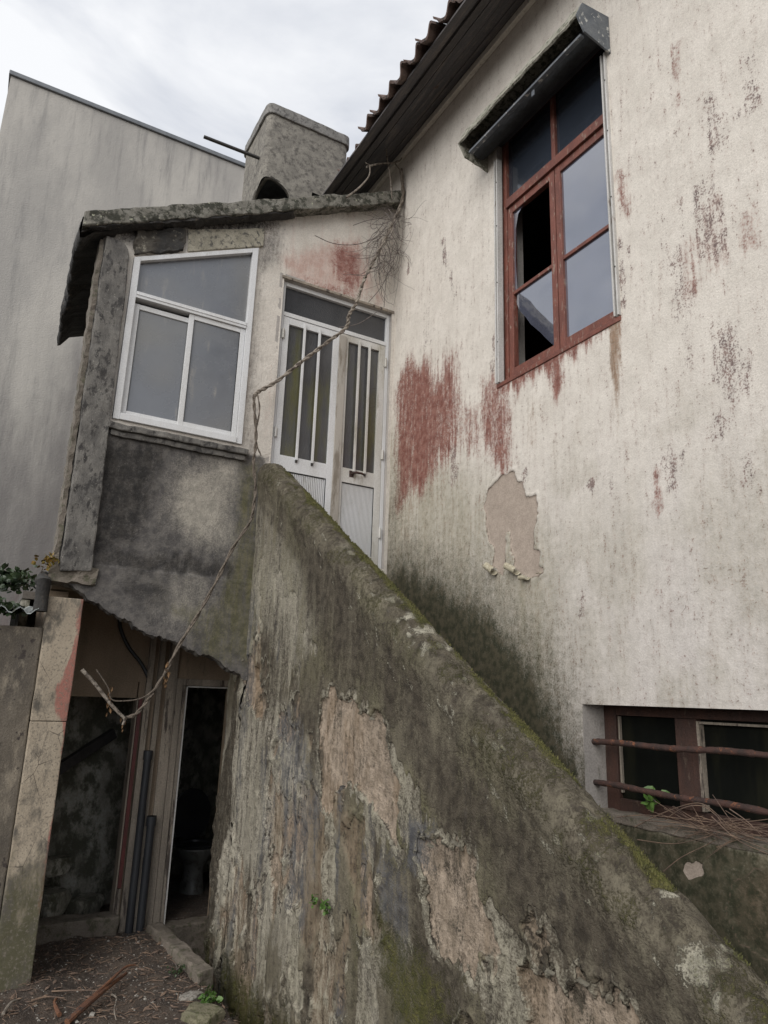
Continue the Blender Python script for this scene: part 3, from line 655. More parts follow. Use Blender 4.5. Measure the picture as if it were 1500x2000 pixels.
# plaster band above the window and lintel
b = MB(); b.prism([(1.08, YP-.018, zhead(1.08)+.012), (1.72, YP-.018, zhead(1.72)+.012), (1.72, YP-.018, zslab(1.72)-.10), (1.40, YP-.018, zslab(1.4)-.075), (1.06, YP-.018, zslab(1.06)-.05)], (0, .03, 0))
b.build('lintel_plaster', m_plast, porch, bevel=.006, rough=.010, res=.04, nscale=8)
b = MB(); b.prism([(.66, YP-.030, zhead(.66)+.02), (1.05, YP-.030, zhead(1.05)+.02), (1.03, YP-.030, zslab(1.03)-.04), (.66, YP-.030, zslab(.66)-.03)], (0, .05, 0))
b.build('broken_lintel', m_soffitc, porch, bevel=.006, rough=.035, res=.03, nscale=12)
# pillar with rounded head
b = MB()
arc = [(.63-.12+.12*math.cos(a), 4.90+.15*math.sin(a)) for a in np.linspace(0, math.pi/2, 6)]
b.prism([(.665, YP-.05, 2.40), *[(x, YP-.05, z) for x, z in arc], (.435, YP-.05, 5.05), (.455, YP-.05, 2.38)], (0, .20, 0))
b.build('pillar', m_concrete, porch, bevel=.010, rough=.012, res=.04, nscale=9)
b = MB(); b.prism([(.412, YP-.02, 2.40), (.445, YP-.02, 2.40), (.432, YP-.02, 5.03), (.400, YP-.02, 5.03)], (0, .20, 0)); b.build('pillar_cladding', m_kerb, porch, rough=.02, res=.04, nscale=14)
b = MB(); b.box(.40, .70, YP-.04, YP+.14, 2.30, 2.41); b.build('pillar_foot', m_kerb, porch, rough=.04, res=.035, nscale=11)
b = MB(); b.box(1.72, 1.80, YP-.035, YP-.002, 2.45, 3.55); b.build('corner_strip', m_plast, porch, bevel=.01, rough=.012, res=.04, nscale=10) if False else None
# window sill
b = MB(); b.box(.64, 1.735, YP-.055, YP+.06, 3.485, 3.535).box(.665, 1.72, YP-.028, YP-.004, 3.44, 3.484); b.build('window_sill', m_concrete, porch, bevel=.010, rough=.012, res=.035, nscale=11)
# white sliding window
yf = YP+.012
a0, a1 = PWX0+.003, PWX1-.003
zc = P(372, 607, 'y', YP)[2]
def slopebar(x0, x1, w, y0, y1, mb):
    mb.prism([(x0, y0, zhead(x0)-w), (x1, y0, zhead(x1)-w), (x1, y0, zhead(x1)-.003), (x0, y0, zhead(x0)-.003)], (0, y1-y0, 0))
b = MB(); b.prism([(a0, yf-.03, PWZ0+.002), (a0+.05, yf-.03, PWZ0+.002), (a0+.05, yf-.03, zhead(a0+.05)-.003), (a0, yf-.03, zhead(a0)-.003)], (0, .08, 0))
b.prism([(a1-.05, yf-.03, PWZ0+.002), (a1, yf-.03, PWZ0+.002), (a1, yf-.03, zhead(a1)-.003), (a1-.05, yf-.03, zhead(a1-.05)-.003)], (0, .08, 0))
slopebar(a0+.051, a1-.051, .045, yf-.03, yf+.05, b)
b.box(a0+.051, a1-.051, yf-.035, yf+.05, zc-.028, zc+.028).box(a0+.051, a1-.051, yf-.038, yf+.05, PWZ0+.002, PWZ0+.055).box(a0+.051, a1-.051, yf-.041, yf-.034, zc-.004, zc+.002)
pwin = b.build('window', m_alu, porch, bevel=.003)
MB().prism([(a0+.045, yf+.012, zc+.02), (a1-.045, yf+.012, zc+.02), (a1-.045, yf+.012, zhead(a1)-.035), (a0+.045, yf+.012, zhead(a0)-.035)], (0, .005, 0)).build('transom_pane', m_frost, pwin)
xm = P(362, 740, 'y', YP)[0]
for x0, x1, dy in ((a0+.052, xm+.022, .020), (xm-.024, a1-.052, -.004)):
    z0, z1 = PWZ0+.057, zc-(.060 if dy > 0 else .030)
    s = bx('sash', m_alu, pwin, (x0, x0+.042, yf+dy-.015, yf+dy+.012, z0, z1), (x1-.042, x1, yf+dy-.015, yf+dy+.012, z0, z1), (x0+.0425, x1-.0425, yf+dy-.014, yf+dy+.011, z0, z0+.038), (x0+.0425, x1-.0425, yf+dy-.014, yf+dy+.011, z1-.042, z1), bevel=.003)
    bx('pane', m_frost, pwin, (x0+.040, x1-.040, yf+dy-.002, yf+dy+.003, z0+.035, z1-.04), bevel=0)
    bx('gasket', m_gasket, pwin, (x0+.042, x0+.046, yf+dy-.0125, yf+dy-.003, z0+.04, z1-.044), (x1-.046, x1-.042, yf+dy-.0125, yf+dy-.003, z0+.04, z1-.044), bevel=0)
# door
yd = YP+.055
zt0, zt1 = P(655, 640, 'y', yd)[2]-.02, P(655, 640, 'y', yd)[2]+.02
zt0 = 4.875; zt1 = 4.915
door = bx('door_frame', m_alu, porch, (DX0+.002, DX0+.035, yd-.02, yd+.05, DZ0, DZ1-.002), (DX1-.035, DX1-.002, yd-.02, yd+.05, DZ0, DZ1-.002), (DX0+.036, DX1-.036, yd-.02, yd+.05, DZ1-.04, DZ1-.002), (DX0+.036, DX1-.036, yd-.022, yd+.05, zt0, zt1), bevel=.003)
bx('transom_pane', m_pebbled, door, (DX0+.03, DX1-.03, yd+.012, yd+.017, zt1-.005, DZ1-.035), bevel=0)
xmid = P(658, 760, 'y', yd)[0]
def leaf(x0, x1, mats, stl, strr):
    z0, z1 = DZ0+.01, zt0-.004; zr0, zr1 = 3.44, 3.575
    o = bx('door_leaf', mats, porch, (x0, x0+stl, yd-.018, yd+.026, z0, z1), (x1-strr, x1, yd-.018, yd+.026, z0, z1), (x0+stl+.0005, x1-strr-.0005, yd-.017, yd+.025, z1-.065, z1), (x0+stl+.0005, x1-strr-.0005, yd-.017, yd+.025, zr0, zr1), (x0+stl+.0005, x1-strr-.0005, yd-.017, yd+.025, z0, z0+.09), bevel=.003)
    ga, gb = x0+stl, x1-strr
    bx('pane', m_pebble, o, (ga-.003, gb+.003, yd+.006, yd+.011, zr1-.005, z1-.06), bevel=0)
    for k in (1, 2):
        xx = ga+(gb-ga)*k/3
        bx('bar', mats, o, (xx-.011, xx+.011, yd-.036, yd-.019, zr1-.025, z1-.03), bevel=.003)
        bx('bar_foot', m_iron, o, (xx-.009, xx+.009, yd-.034, yd-.018, zr1-.045, zr1-.026), bevel=.002)
    b = MB(); n_ = 26
    for i in range(n_):
        xa = ga+(gb-ga)*i/n_; w = (gb-ga)/n_; b.box(xa, xa+w*.62, yd-.006, yd+.008, z0+.088, zr0+.002)
    b.box(ga-.002, gb+.002, yd+.0085, yd+.014, z0+.085, zr0+.003)
    b.build('ribbed_panel', m_alu, o)
    bx('gasket', m_gasket, o, (ga, gb, yd-.010, yd-.0065, zr0-.008, zr0-.0005), (gb-.007, gb-.0005, yd-.012, yd-.0065, z0+.09, zr0-.009), bevel=0)
    return o
l1 = leaf(DX0+.038, xmid-.003, m_alu, .055, .062)
l2 = leaf(xmid+.003, DX1-.038, m_alud, .085, .065)
l2['label'] = 'grimier right-hand door leaf with the handle'
bx('cover_strip', m_alub, l2, (xmid-.012, xmid+.062, yd-.030, yd-.019, DZ0+.02, zt0-.03), bevel=.003)
hp_ = P(692, 926, 'y', yd-.03)
b = MB(); b.tube([hp_+np.array([-.02, .01, 0]), hp_+np.array([-.02, -.03, 0]), hp_+np.array([.0, -.04, .004]), hp_+np.array([.06, -.036, .006]), hp_+np.array([.085, -.03, 0])], [.010, .010, .011, .010, .008], 10)
b.box(hp_[0]-.045, hp_[0]+.0, yd-.020, yd-.0185, hp_[2]-.03, hp_[2]+.03); b.build('handle', m_rust, l2, smooth=True)
for o, xx, zl in ((l2, DX1-.036, (4.65, 3.72, 2.98)), (l1, DX0+.036, (4.65, 3.72))):
    for z in zl:
        b = MB(); b.tube([(xx, yd-.030, z), (xx, yd-.030, z+.09)], .011, 10); b.box(xx-.02, xx+.02, yd-.021, yd-.0185, z+.005, z+.085); b.build('hinge', m_alud, o, smooth=True)
b = MB(); b.box(DX0+.001, DX1-.001, YP+.001, YP+.05, DZ1-.001, DZ1+.05).box(DX0-.04, DX0-.0, YP+.002, YP+.12, DZ0, DZ1+.05).box(DX1+.0, XW-.004, YP+.002, YP+.12, DZ0, DZ1+.05); b.build('reveal', m_reveal, porch)
b = MB(); b.box(DX0-.02, DX1+.02, YP-.012, YP+.04, DZ1+.002, DZ1+.028); b.build('lintel', m_jamb, porch, bevel=.004, rough=.006, res=.04)
b = MB(); b.box(PWX0-.04, DX1+.03, YP+.30, YP+.34, 2.5, 5.2); b.build('inner_curtain_wall', m_inner, porch)

# ------------------------------------------------------------------ staircase
stair = thing('staircase', (2.5, 3, GZ), 'outdoor staircase with mossy sloping parapet and peeling plaster, climbing to the porch door', 'staircase')
SL = .645
def ztop(y): return 3.405-SL*(5.45-y)
YE = 5.90
JO = .235                                         # the coping starts this far below its line
def sw(pts): return [(q[1], q[2]) for q in PX(pts, XS)]
PATCH = [
 [(640, 1345), (660, 1358), (680, 1362), (700, 1378), (715, 1383), (735, 1402), (752, 1412), (752, 1440), (765, 1490), (782, 1540), (778, 1600), (772, 1655), (745, 1600), (705, 1535), (660, 1545), (640, 1600), (622, 1560), (622, 1450), (628, 1390)],
 [(822, 1650), (838, 1642), (850, 1652), (868, 1640), (890, 1648), (902, 1640), (922, 1690), (932, 1750), (952, 1800), (968, 1835), (962, 1885), (905, 1900), (850, 1865), (835, 1800), (838, 1740), (815, 1690)],
 [(1035, 1786), (1050, 1798), (1070, 1830), (1065, 1862), (1040, 1850), (1030, 1820)],
 [(1015, 1890), (1040, 1882), (1060, 1897), (1080, 1888), (1100, 1915), (1140, 1908), (1180, 1925), (1225, 1950), (1275, 2040), (1015, 2060), (1030, 1960)],
 [(468, 1292), (485, 1278), (496, 1312), (510, 1340), (522, 1380), (505, 1402), (488, 1386), (474, 1350)],
 [(536, 1385), (560, 1400), (580, 1440), (560, 1450), (540, 1420)],
 [(520, 1690), (530, 1660), (540, 1700), (528, 1735)],
]
def stair_fields(U, V):
    R = {}
    wob = fbm(U*9, V*9, 231, 5)-.5; wob2 = fbm(U*30, V*30, 232, 4)-.5
    sk = fbm(U*15, V*1.4, 221, 4); sk2 = fbm(U*40, V*3, 222, 4); bl = fbm(U*2.5, V*2.5, 223, 5); bl2 = fbm(U*6, V*4, 224, 5)
    dcop = ztop(U)-V
    sd = np.full(U.shape, -9.)
    for pl in PATCH: sd = np.maximum(sd, sdf(U+wob*.12+wob2*.035, V+wob*.12+(sk2-.5)*.12+wob2*.03, sw(pl)))
    ex = fbm(U*3.2, V*1.7, 241, 5)+.25*(fbm(U*14, V*9, 242, 3)-.5)
    zone = ss(dcop, .75, 1.25)
    sd_ex = (ex*zone-.560)*.35
    wid = .014+.11*ss(fbm(U*5, V*3.5, 243, 3), .46, .62)       # some rims crisp, some worn soft
    bare = np.clip(.5+sd/wid, 0, 1)
    rub = np.clip(.5+sd_ex/.03, 0, 1)*(1-bare)
    bare = np.maximum(bare, np.clip(.5+(sd_ex-.02)/.02, 0, 1)*ss(bl, .45, .5))
    rubble = np.maximum(.60*rub, .60*(bare > .4)*ss(fbm(U*9, V*2.4, 251, 5), .42, .66))
    d, t = seg(U, V, *sw([(495, 1300), (500, 1390)])); rubble = np.maximum(rubble, .95*ss(-d, -.10, -.03)*(bare > .5))
    d, t = seg(U, V, *sw([(655, 1560), (720, 1720)])); rubble = np.maximum(rubble, .62*ss(-(d+wob*.2+(sk-.5)*.1), -.16, -.02))
    skx = fbm(U*4.2+3, V*1.5, 291, 6)+.22*(fbm(U*18, V*7, 292, 4)-.5)
    zone2 = ss(dcop, .15, .75)
    sd_sk = (skx-.530)*.45*zone2-.2*(1-zone2)
    sd_sk = np.maximum(sd_sk, sd+.030+wob*.12+(bl2-.5)*.10)
    skim = np.clip(.5+sd_sk/.018, 0, 1)*.9
    sall = np.maximum(sd, sd_ex)
    up = ss(fbm(U*4, V*4, 274), .44, .58)
    lip = .56*ss(-np.abs(sall+.010), -.012, -.002)*ss(bl, .35, .6)
    crev = .62*ss(-np.abs(sall), -.007, -.001)*ss(fbm(U*7, V*7, 274), .40, .55)
    crev = np.maximum(crev, .56*ss(-np.abs(sd_sk), -.005, -.0005)*ss(fbm(U*6, V*6, 276), .46, .6))
    for a, b in (((500, 1120), (640, 1110)), ((640, 1110), (720, 1135)), ((560, 1190), (575, 1300)), ((905, 1500), (930, 1640)), ((780, 1420), (800, 1560))):
        d, t = seg(U+wob*.05+wob2*.03, V+wob*.05+wob2*.03, *sw([a, b])); crev = np.maximum(crev, .56*ss(-d, -.004, -.001)*ss(bl2, .35, .5))
    pale = .80*ss(sdf(U+wob*.2, V+wob*.3, sw([(500, 960), (560, 1050), (640, 1180), (600, 1290), (470, 1290), (470, 1000)])), -.15, .1)*(.15+1.1*sk)
    pale = np.maximum(pale, 1.15*ss(sdf(U+wob*.25, V+wob*.4, sw([(415, 1420), (520, 1380), (600, 1460), (600, 1720), (520, 1830), (400, 1830)])), -.25, .15)*(.2+1.05*sk))
    pale = np.maximum(pale, .60*ss(sk2, .5, .75)*ss(bl, .45, .6)*zone)
    pale = np.maximum(pale, .56*ss(bl2, .56, .72)*zone)
    dark = .92*ss(-dcop, -.55, -.16)*ss(dcop, .10, .30)*(.40+.9*sk)
    dark = np.maximum(dark, .90*ss(sdf(U+wob*.3, V+wob*.4, sw([(560, 990), (650, 1060), (800, 1250), (860, 1400), (760, 1420), (640, 1340), (590, 1180)])), -.2, .2)*(.40+.9*sk))
    dark = np.maximum(dark, .80*ss(sdf(U+wob*.4, V+wob*.4, sw([(790, 1440), (900, 1480), (1050, 1640), (1300, 1850), (1450, 2050), (1250, 2060), (1180, 1910), (1000, 1860), (930, 1640), (850, 1600)])), -.2, .15)*(.55+.5*sk+.5*(bl2-.3)))
    dark = np.maximum(dark, .84*ss(fbm(U*5, V*1.2, 261), .48, .66)*zone)
    dark = np.maximum(dark, .42+.55*(sk-.5)+.55*(bl-.5))+.02+.12*ss(-U, -3.8, -2.4)
    dark *= 1-.42*bare*ss(-bl2, -.60, -.52)
    blue = .70*ss(sdf(U+wob*.15, V+wob*.2, sw([(535, 1390), (590, 1400), (620, 1560), (600, 1760), (560, 1760), (545, 1560)])), -.1, .06)*(.25+sk)
    blue = np.maximum(blue, .7*ss(sdf(U+wob*.15, V+wob*.2, sw([(800, 1600), (850, 1620), (830, 1700), (790, 1700)])), -.08, .05)*(.4+sk))
    blue = np.maximum(blue, .54*ss(fbm(U*7, V*1.3, 264), .56, .74)*zone)
    olive = .66*ss(fbm(U*2.4, V*1.0, 263), .44, .64)*(.4+.9*sk)*ss(U, 1.6, 2.6)
    olive = np.maximum(olive, .85*ss(sdf(U+wob*.2, V+wob*.2, sw([(740, 1560), (800, 1500), (850, 1600), (800, 1700), (750, 1660)])), -.1, .06))
    olive = np.maximum(olive, .8*ss(sdf(U+wob*.1, V+wob*.1, sw([(445, 1000), (505, 930), (515, 1290), (440, 1300)])), -.1, .08)*(.4+sk))
    olive = np.maximum(olive, .7*ss(sdf(U+wob*.2, V+wob*.3, sw([(470, 1060), (580, 1100), (650, 1200), (700, 1330), (560, 1340), (480, 1290)])), -.15, .1)*(.4+.8*sk))
    moss = .66*ss(sdf(U+wob*.3, V+wob*.3, sw([(740, 1800), (820, 1850), (900, 1990), (830, 2050), (760, 1950)])), -.1, .1)
    moss = np.maximum(moss, .75*ss(-(V-GZ), -.25, .25)*ss(fbm(U*6, V*3, 266), .4, .6))
    moss = np.maximum(moss, .50*ss(-dcop, -.16, .0)*ss(fbm(U*7, V*7, 267), .45, .6))
    R.update(bare=bare, rubble=rubble, lip=lip, skim=skim, crev=crev, pale=pale, dark=dark, blue=blue, olive=olive, moss=moss)
    X = XS-(fbm(U*1.5, V*1.5, 271)-.5)*.022-(fbm(U*6, V*5, 272)-.5)*.012-(fbm(U*25, V*20, 273, 3)-.5)*.005
    X += .016*np.clip(.5+sd/.012, 0, 1)+.011*np.clip(.5+sd_ex/.02, 0, 1)+.005*np.clip(.5+sd_sk/.01, 0, 1)
    X -= .016*ss(-np.abs(sall+.018), -.018, -.002)*up
    X += .009*(fbm(U*38, V*38, 275, 4)-.5)*bare+.014*(fbm(U*7, V*7, 277, 3)-.45)*bare
    d, t = seg(U, V, *sw([(497, 1310), (503, 1390)])); X += .05*ss(-d, -.07, 0)*(.5+vn(U*30, V*30, 5))
    return R, X
ys = np.concatenate([lin((.35, .9, .05), (.9, 5.445, .008)), [5.4455], lin((5.455, YE, .008))])
NV = 470
tt = np.linspace(0, 1, NV)
tp = np.where(ys < 5.45, ztop(ys)-JO, 1.95)
U = np.repeat(ys[:, None], NV, 1); V = -.80+(tp[:, None]+.80)*tt[None]
iy = np.searchsorted(ys, 5.45); keep = np.ones((len(ys)-1, NV-1), bool); keep[iy-1] = False
R, X = stair_fields(U, V)
Un = U.copy()
rag = ss(U, 5.6, YE); Un += rag*((fbm(V*5, V*0, 281, 5)-.5)*.16+(fbm(V*25, V*0, 282, 3)-.5)*.03)
X += .05*ss(U, YE-.03, YE)+.03*ss(U, YE-.10, YE)*fbm(U*20, V*20, 283)
put('side_wall', np_mesh('side_wall', np.stack([X, Un, V], -1).reshape(-1, 3), grid_faces(len(ys), NV, keep, True), R), m_stair, stair)
# end return of the wall under the porch and its inner half
e = np.stack([X[-1], Un[-1], V[-1]], 1)
vv = np.stack([e, e+np.array([.06, .012, 0])+rng.normal(0, .006, e.shape), e+np.array([.20, .0, 0])], 0)
put('wall_end', np_mesh('wall_end', vv.reshape(-1, 3), grid_faces(3, NV)), m_ffl, stair)
# coping: a soft worn roll that grows out of the wall face
ys2 = lin((.35, .9, .05), (.9, 5.455, .008))
prof = np.array(spline([(0, -JO), (-.003, -.17), (-.012, -.10), (-.018, -.035), (-.006, .035), (.026, .082), (.078, .104), (.135, .100), (.180, .070), (.202, .010), (.208, -.08), (.208, -.28)], 7)); m = len(prof)
tpar = np.linspace(0, 1, m)
U = np.repeat(ys2[:, None], m, 1); T = np.repeat(tpar[None], len(ys2), 0)
fall = ss(U, 5.30, 5.46)
PXx = np.repeat(prof[None, :, 0], len(ys2), 0); PZ = prof[None, :, 1]*(1-.10*fall)
nz = (fbm(U*2.2, T*2+U*0, 301, 4)-.5)*.012+(fbm(U*8, T*6, 302, 4)-.5)*.014+(fbm(U*34, T*24, 303, 4)-.5)*.018
nz -= .018*ss(fbm(U*7, T*4, 304, 4), .60, .68)*ss(T, .3, .5)        # chipped arris
cx, cz = .09, -.04; L = np.hypot(PXx-cx, PZ-cz); bld = ss(T, .0, .30)
V = ztop(U)+PZ+(PZ-cz)/L*nz*bld-.035*fall**2
R, XW_ = stair_fields(U, V)
X = PXx+XS+(PXx-cx)/L*nz*bld+(XW_-XS)*(1-bld)
top = ss(T, .30, .52); f1 = fbm(U*4, T*5, 311); f2 = fbm(U*9, T*8, 312); f3 = fbm(U*24, T*18, 315, 3)
R['moss'] = np.maximum(R['moss']*.6, top*(.90*ss(T, .50, .64)*ss(-T, -.98, -.74)*ss(f1, .30, .52)+.45*ss(f2, .52, .68)))
R['dark'] = R['dark']*(1-top)+top*(.72+.9*(f2-.5)+.6*(f1-.5))
R['olive'] = np.maximum(R['olive']*(1-top), top*.50*ss(f1, .35, .6))
R['bare'] = R['bare']*(1-top)
lich = .52*ss(f3, .60, .74)*ss(f2, .42, .58)
for px, py, w in [(1385, 1880, .05), (1180, 1590, .03), (1200, 1612, .035), (1225, 1640, .035), (1245, 1665, .03), (770, 1165, .05), (800, 1205, .05), (690, 1080, .03), (640, 1020, .02), (1430, 1960, .03), (1300, 1745, .025), (820, 1230, .05), (850, 1265, .04)]:
    q = P(px, py, 'x', XS+.06); dd = np.hypot(U-q[1], V-q[2]); lich = np.maximum(lich, .72*ss(-(dd+(fbm(U*25, T*20, 316)-.5)*.10), -w*1.3, -w*.1))
R['pale'] = R['pale']*(1-top)+top*.52*ss(fbm(U*6, T*5, 317), .50, .68)
R['lip'] = np.maximum(R['lip']*(1-top), lich)
put('coping', np_mesh('coping', np.stack([X, U, V], -1).reshape(-1, 3), grid_faces(len(ys2), m, None, True), R), m_stair, stair)
pm_ = (R['moss']*(T > .36)*(T < .86)*(U > 1.0)).ravel(); pm_ = np.where(pm_ > .42, pm_**2, 0); pm_ /= pm_.sum()
pick = rng.choice(pm_.size, 5200, replace=False, p=pm_)
mx_, mu_, mv_ = X.ravel()[pick], U.ravel()[pick], V.ravel()[pick]
nx_, nz_ = ((PXx-cx)/L).ravel()[pick], ((PZ-cz)/L).ravel()[pick]
b = MB()
for i in range(len(pick)):
    p = np.array([mx_[i], mu_[i]+rng.normal(0, .004), mv_[i]]); n_ = np.array([nx_[i], 0, nz_[i]]); h = rng.uniform(.003, .010); w_ = rng.uniform(.002, .005)
    a_ = rng.uniform(0, 3.1); e1 = np.array([-n_[2]*math.cos(a_), math.sin(a_), n_[0]*math.cos(a_)])*w_; e2 = np.cross(n_, e1); tip = p+n_*h+rng.normal(0, .003, 3)
    p = p-n_*.002
    b.add([p-e1, p+e1*.6+e2, p+e1*.4-e2, tip], [(0, 1, 3), (1, 2, 3), (2, 0, 3)])
m_moss = weathered('moss', (.070, .072, .016), (.115, .105, .030), (.05, .046, .018), 20, grain=200, bump=.2)
tag(b.build('moss', m_moss), 'short moss tufts growing along the top of the stair parapet', 'moss', None, 'stuff')
b = MB()   # inner face of parapet and the flight of steps
b.prism([(XS+.19, .35, -.3), (XS+.19, 5.44, -.3), (XS+.19, 5.44, ztop(5.44)-.05), (XS+.19, .35, ztop(.35)-.05)], (.012, 0, 0)); b.box(XS+.012, XS+.188, .35, .37, -.3, ztop(.35)-.04); b.build('inner_wall', m_plast, stair)
b = MB(); N = 17
for k in range(N):
    z1 = 2.69-.17*k-.32; y1_ = 5.44-.264*k-(.0)
    if z1 < GZ: break
    b.box(XS+.215, XW-.01, y1_-.264-(.6 if k == 0 else 0)*0, y1_-.001, -.3, z1)
b.build('flight_of_steps', m_kerb, stair, bevel=.006)
# lifted plaster flakes along the upper rims of the peeled patches
def flakes(pts, par):
    for px, py, w, r, ax in pts: curl(px, py, w, .05, r, ax, .30, m_ffl, par, 'x', XS, .020, 'plaster_flake')
flakes([(690, 1368, .05, .014, -.1), (735, 1401, .05, .016, .1), (850, 1648, .05, .014, .1), (900, 1643, .06, .015, .2), (480, 1285, .05, .022, .9), (612, 1530, .06, .022, .9), (1085, 1893, .045, .012, .0), (1150, 1912, .05, .014, .1)], stair)

# ------------------------------------------------------------------ chimney and its iron rod
chim = thing('chimney', (2.4, 6.5, 5.5), 'mottled grey rendered chimney with rounded rim and sooty flue hole, rising behind the porch roof', 'chimney')
CX0, CX1, CY0, CY1, CZ1 = 1.90, 2.86, 6.20, 7.00, 7.62
def rrect(x0, x1, y0, y1, z, r, n=6):
    o = []
    for cx, cy, a in ((x1-r, y1-r, 0), (x0+r, y1-r, 90), (x0+r, y0+r, 180), (x1-r, y0+r, 270)):
        o += [(cx+r*math.cos(math.radians(a+90*k/n)), cy+r*math.sin(math.radians(a+90*k/n)), z) for k in range(n+1)]
    return o
b = MB(); b.prism(rrect(CX0, CX1, CY0, CY1, 5.3, .075), (0, 0, CZ1-5.3)); body = b.build('stack', m_chim, chim)
cut = MB(); hz, hx = 6.86, 1.90                   # arched flue hole cut through the front-left corner
arch = [(-.20, -.6), (.20, -.6)]+[(.20*math.cos(a), .0+.17*math.sin(a)) for a in np.linspace(0, math.pi, 12)]
dd = np.array([.62, .785, 0]); ee = np.array([.785, -.62, 0]); c0 = np.array([CX0+.06, CY0+.02, 6.66])-dd*.5
cut.prism([c0+ee*u+np.array([0, 0, w]) for u, w in arch], dd*.78)
cut.box(2.45, 2.60, CY0-.1, CY0+.15, 6.6, 6.845)
cme = bpy.data.meshes.new('c'); cme.from_pydata(cut.v, [], cut.f)
bm = bmesh.new(); bm.from_mesh(cme); bmesh.ops.recalc_face_normals(bm, faces=bm.faces); bm.to_mesh(cme); bm.free()
cme.transform(Matrix.Translation(-Vector(ROOT[chim.name])))
cob = bpy.data.objects.new('c', cme); COL.objects.link(cob); cob.location = chim.location
cme.materials.append(m_soot); body.data.materials.append(m_soot)
md = body.modifiers.new('b', 'BOOLEAN'); md.operation = 'DIFFERENCE'; md.object = cob; md.solver = 'EXACT'
try: md.material_mode = 'TRANSFER'
except Exception: pass
bpy.context.view_layer.update()
dg = bpy.context.evaluated_depsgraph_get(); nm = bpy.data.meshes.new_from_object(body.evaluated_get(dg)); body.modifiers.clear(); body.data = nm
bpy.data.objects.remove(cob)
b = MB(); b.prism(rrect(CX0-.022, CX1+.022, CY0-.022, CY1+.022, CZ1-.005, .09), (0, 0, .125)); b.build('rim', m_chimrim, chim, bevel=.025, rough=.008, res=.06)
ar = [(.205*math.cos(a), .175*math.sin(a)) for a in np.linspace(-.25, math.pi+.25, 16)]
b = MB(); b.tube([np.array([CX0+.052, CY0+.012, 6.66])+ee*u+np.array([0, 0, w])+dd*(.02+.9*abs(u)-.02) for u, w in ar], .022, 8); b.build('flue_surround', m_soffitc, chim, smooth=True)
b = MB(); b.bar(P(398, 267, 'y', 6.4), P(494, 304, 'y', 6.4)+np.array([.12, 0, .0]), .035, .02)
tag(b.build('iron_rod', m_iron, None, bevel=.003), 'thin dark iron rod sticking out sideways from the chimney', 'rod')

# ------------------------------------------------------------------ neighbouring building
nb = thing('neighbour_building', (3, 14, GZ), 'tall plain grey rendered building with vertical rain streaks, standing behind on the left', 'building')
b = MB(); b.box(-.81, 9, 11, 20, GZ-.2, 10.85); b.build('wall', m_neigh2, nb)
b = MB(); b.box(-.84, 9.03, 10.96, 20.04, 10.853, 10.93); b.build('coping_flashing', m_flash, nb, bevel=.01)

# ------------------------------------------------------------------ low shed with pier on the left
shed = thing('shed', (-1, 6, GZ), 'low dark rendered shed with a corrugated roof, at the left edge', 'shed')
b = MB(); b.box(-3, .415, YP+.02, YP+.22, -.32, 1.99); b.build('wall', m_shed, shed, bevel=.01, rough=.012, res=.08, nscale=5)
b = MB(); b.box(-3, .415, 8.8, 9, -.32, 2.2).box(-3, -2.8, YP+.23, 8.79, -.32, 1.98); b.build('rear_wall', m_shed, shed)
n_ = 150; xs_ = np.linspace(-3, .36, n_); ys_ = np.array([YP-.10, YP+.5, 7, 9.2])
U, V = np.meshgrid(xs_, ys_, indexing='ij'); Zz = 2.10+.10*(V-YP)+.022*np.sin(U*2*math.pi/.11)
vt = np.stack([U, V, Zz], -1).reshape(-1, 3); vb = vt-np.array([0, 0, .009]); nn = len(vt)
fc = np.concatenate([grid_faces(n_, 4), grid_faces(n_, 4, None, True)+nn, np.array([[i*4, (i+1)*4, (i+1)*4+nn, i*4+nn] for i in range(n_-1)])])
put('corrugated_roof', np_mesh('corrugated_roof', np.concatenate([vt, vb]), fc), m_sheet, shed)
pier = thing('pier', (.53, YP, GZ), 'beige and red painted masonry pier under the porch corner, cracked and grimy at its foot', 'pier')
b = MB(); b.box(.418, .638, YP-.03, YP+.2, -.32, 1.372).box(.418, .640, YP-.032, YP+.2, 1.376, 2.20)
b.build('shaft', None, pier, bevel=.006, rough=.006, res=.05, nscale=5)
t = NT('pier_painted_plaster')
zc_ = t.t.nodes.new('ShaderNodeSeparateXYZ'); t.t.links.new(t.tc.outputs['Object'], zc_.inputs[0]); xo, zo = zc_.outputs[0], zc_.outputs[2]
col = t.mix(t.step(t.noise(5, 6, .6, (1, 1, .4)), .35, .65), (.40, .34, .26), (.31, .26, .195))
rm = t.math('ADD', t.math('MULTIPLY', t.math('ADD', xo, -.065), 9.), t.math('MULTIPLY', t.math('SUBTRACT', t.noise(4, 5, .6, (1, 1, .35)), .5), 3.2))
rp = t.math('SUBTRACT', 1.0, t.math('MULTIPLY', t.math('ABSOLUTE', t.math('ADD', zo, -1.78)), 3.2)); rm = t.math('ADD', rm, t.math('MULTIPLY', t.math('MAXIMUM', rp, 0.0), .75))
col = t.mix(t.step(rm, .25, .45), col, t.mix(t.noise(30), (.27, .11, .085), (.34, .16, .125)))
g = t.math('ADD', t.math('MULTIPLY', t.math('SUBTRACT', .80, zo), 1.9), t.math('MULTIPLY', t.math('SUBTRACT', t.noise(9, 6, .65, (1, 1, .4)), .5), 2.2))
col = t.mix(t.step(g, .0, .7), col, t.mix(t.noise(14), (.060, .058, .030), (.11, .10, .06)))
col = t.mix(t.step(t.noise(7, 7, .7, (1, 1, .5)), .48, .66), col, (.095, .085, .07))
col = t.mix(t.step(t.noise(60, 4, .6), .5, .7), col, (.16, .14, .11))
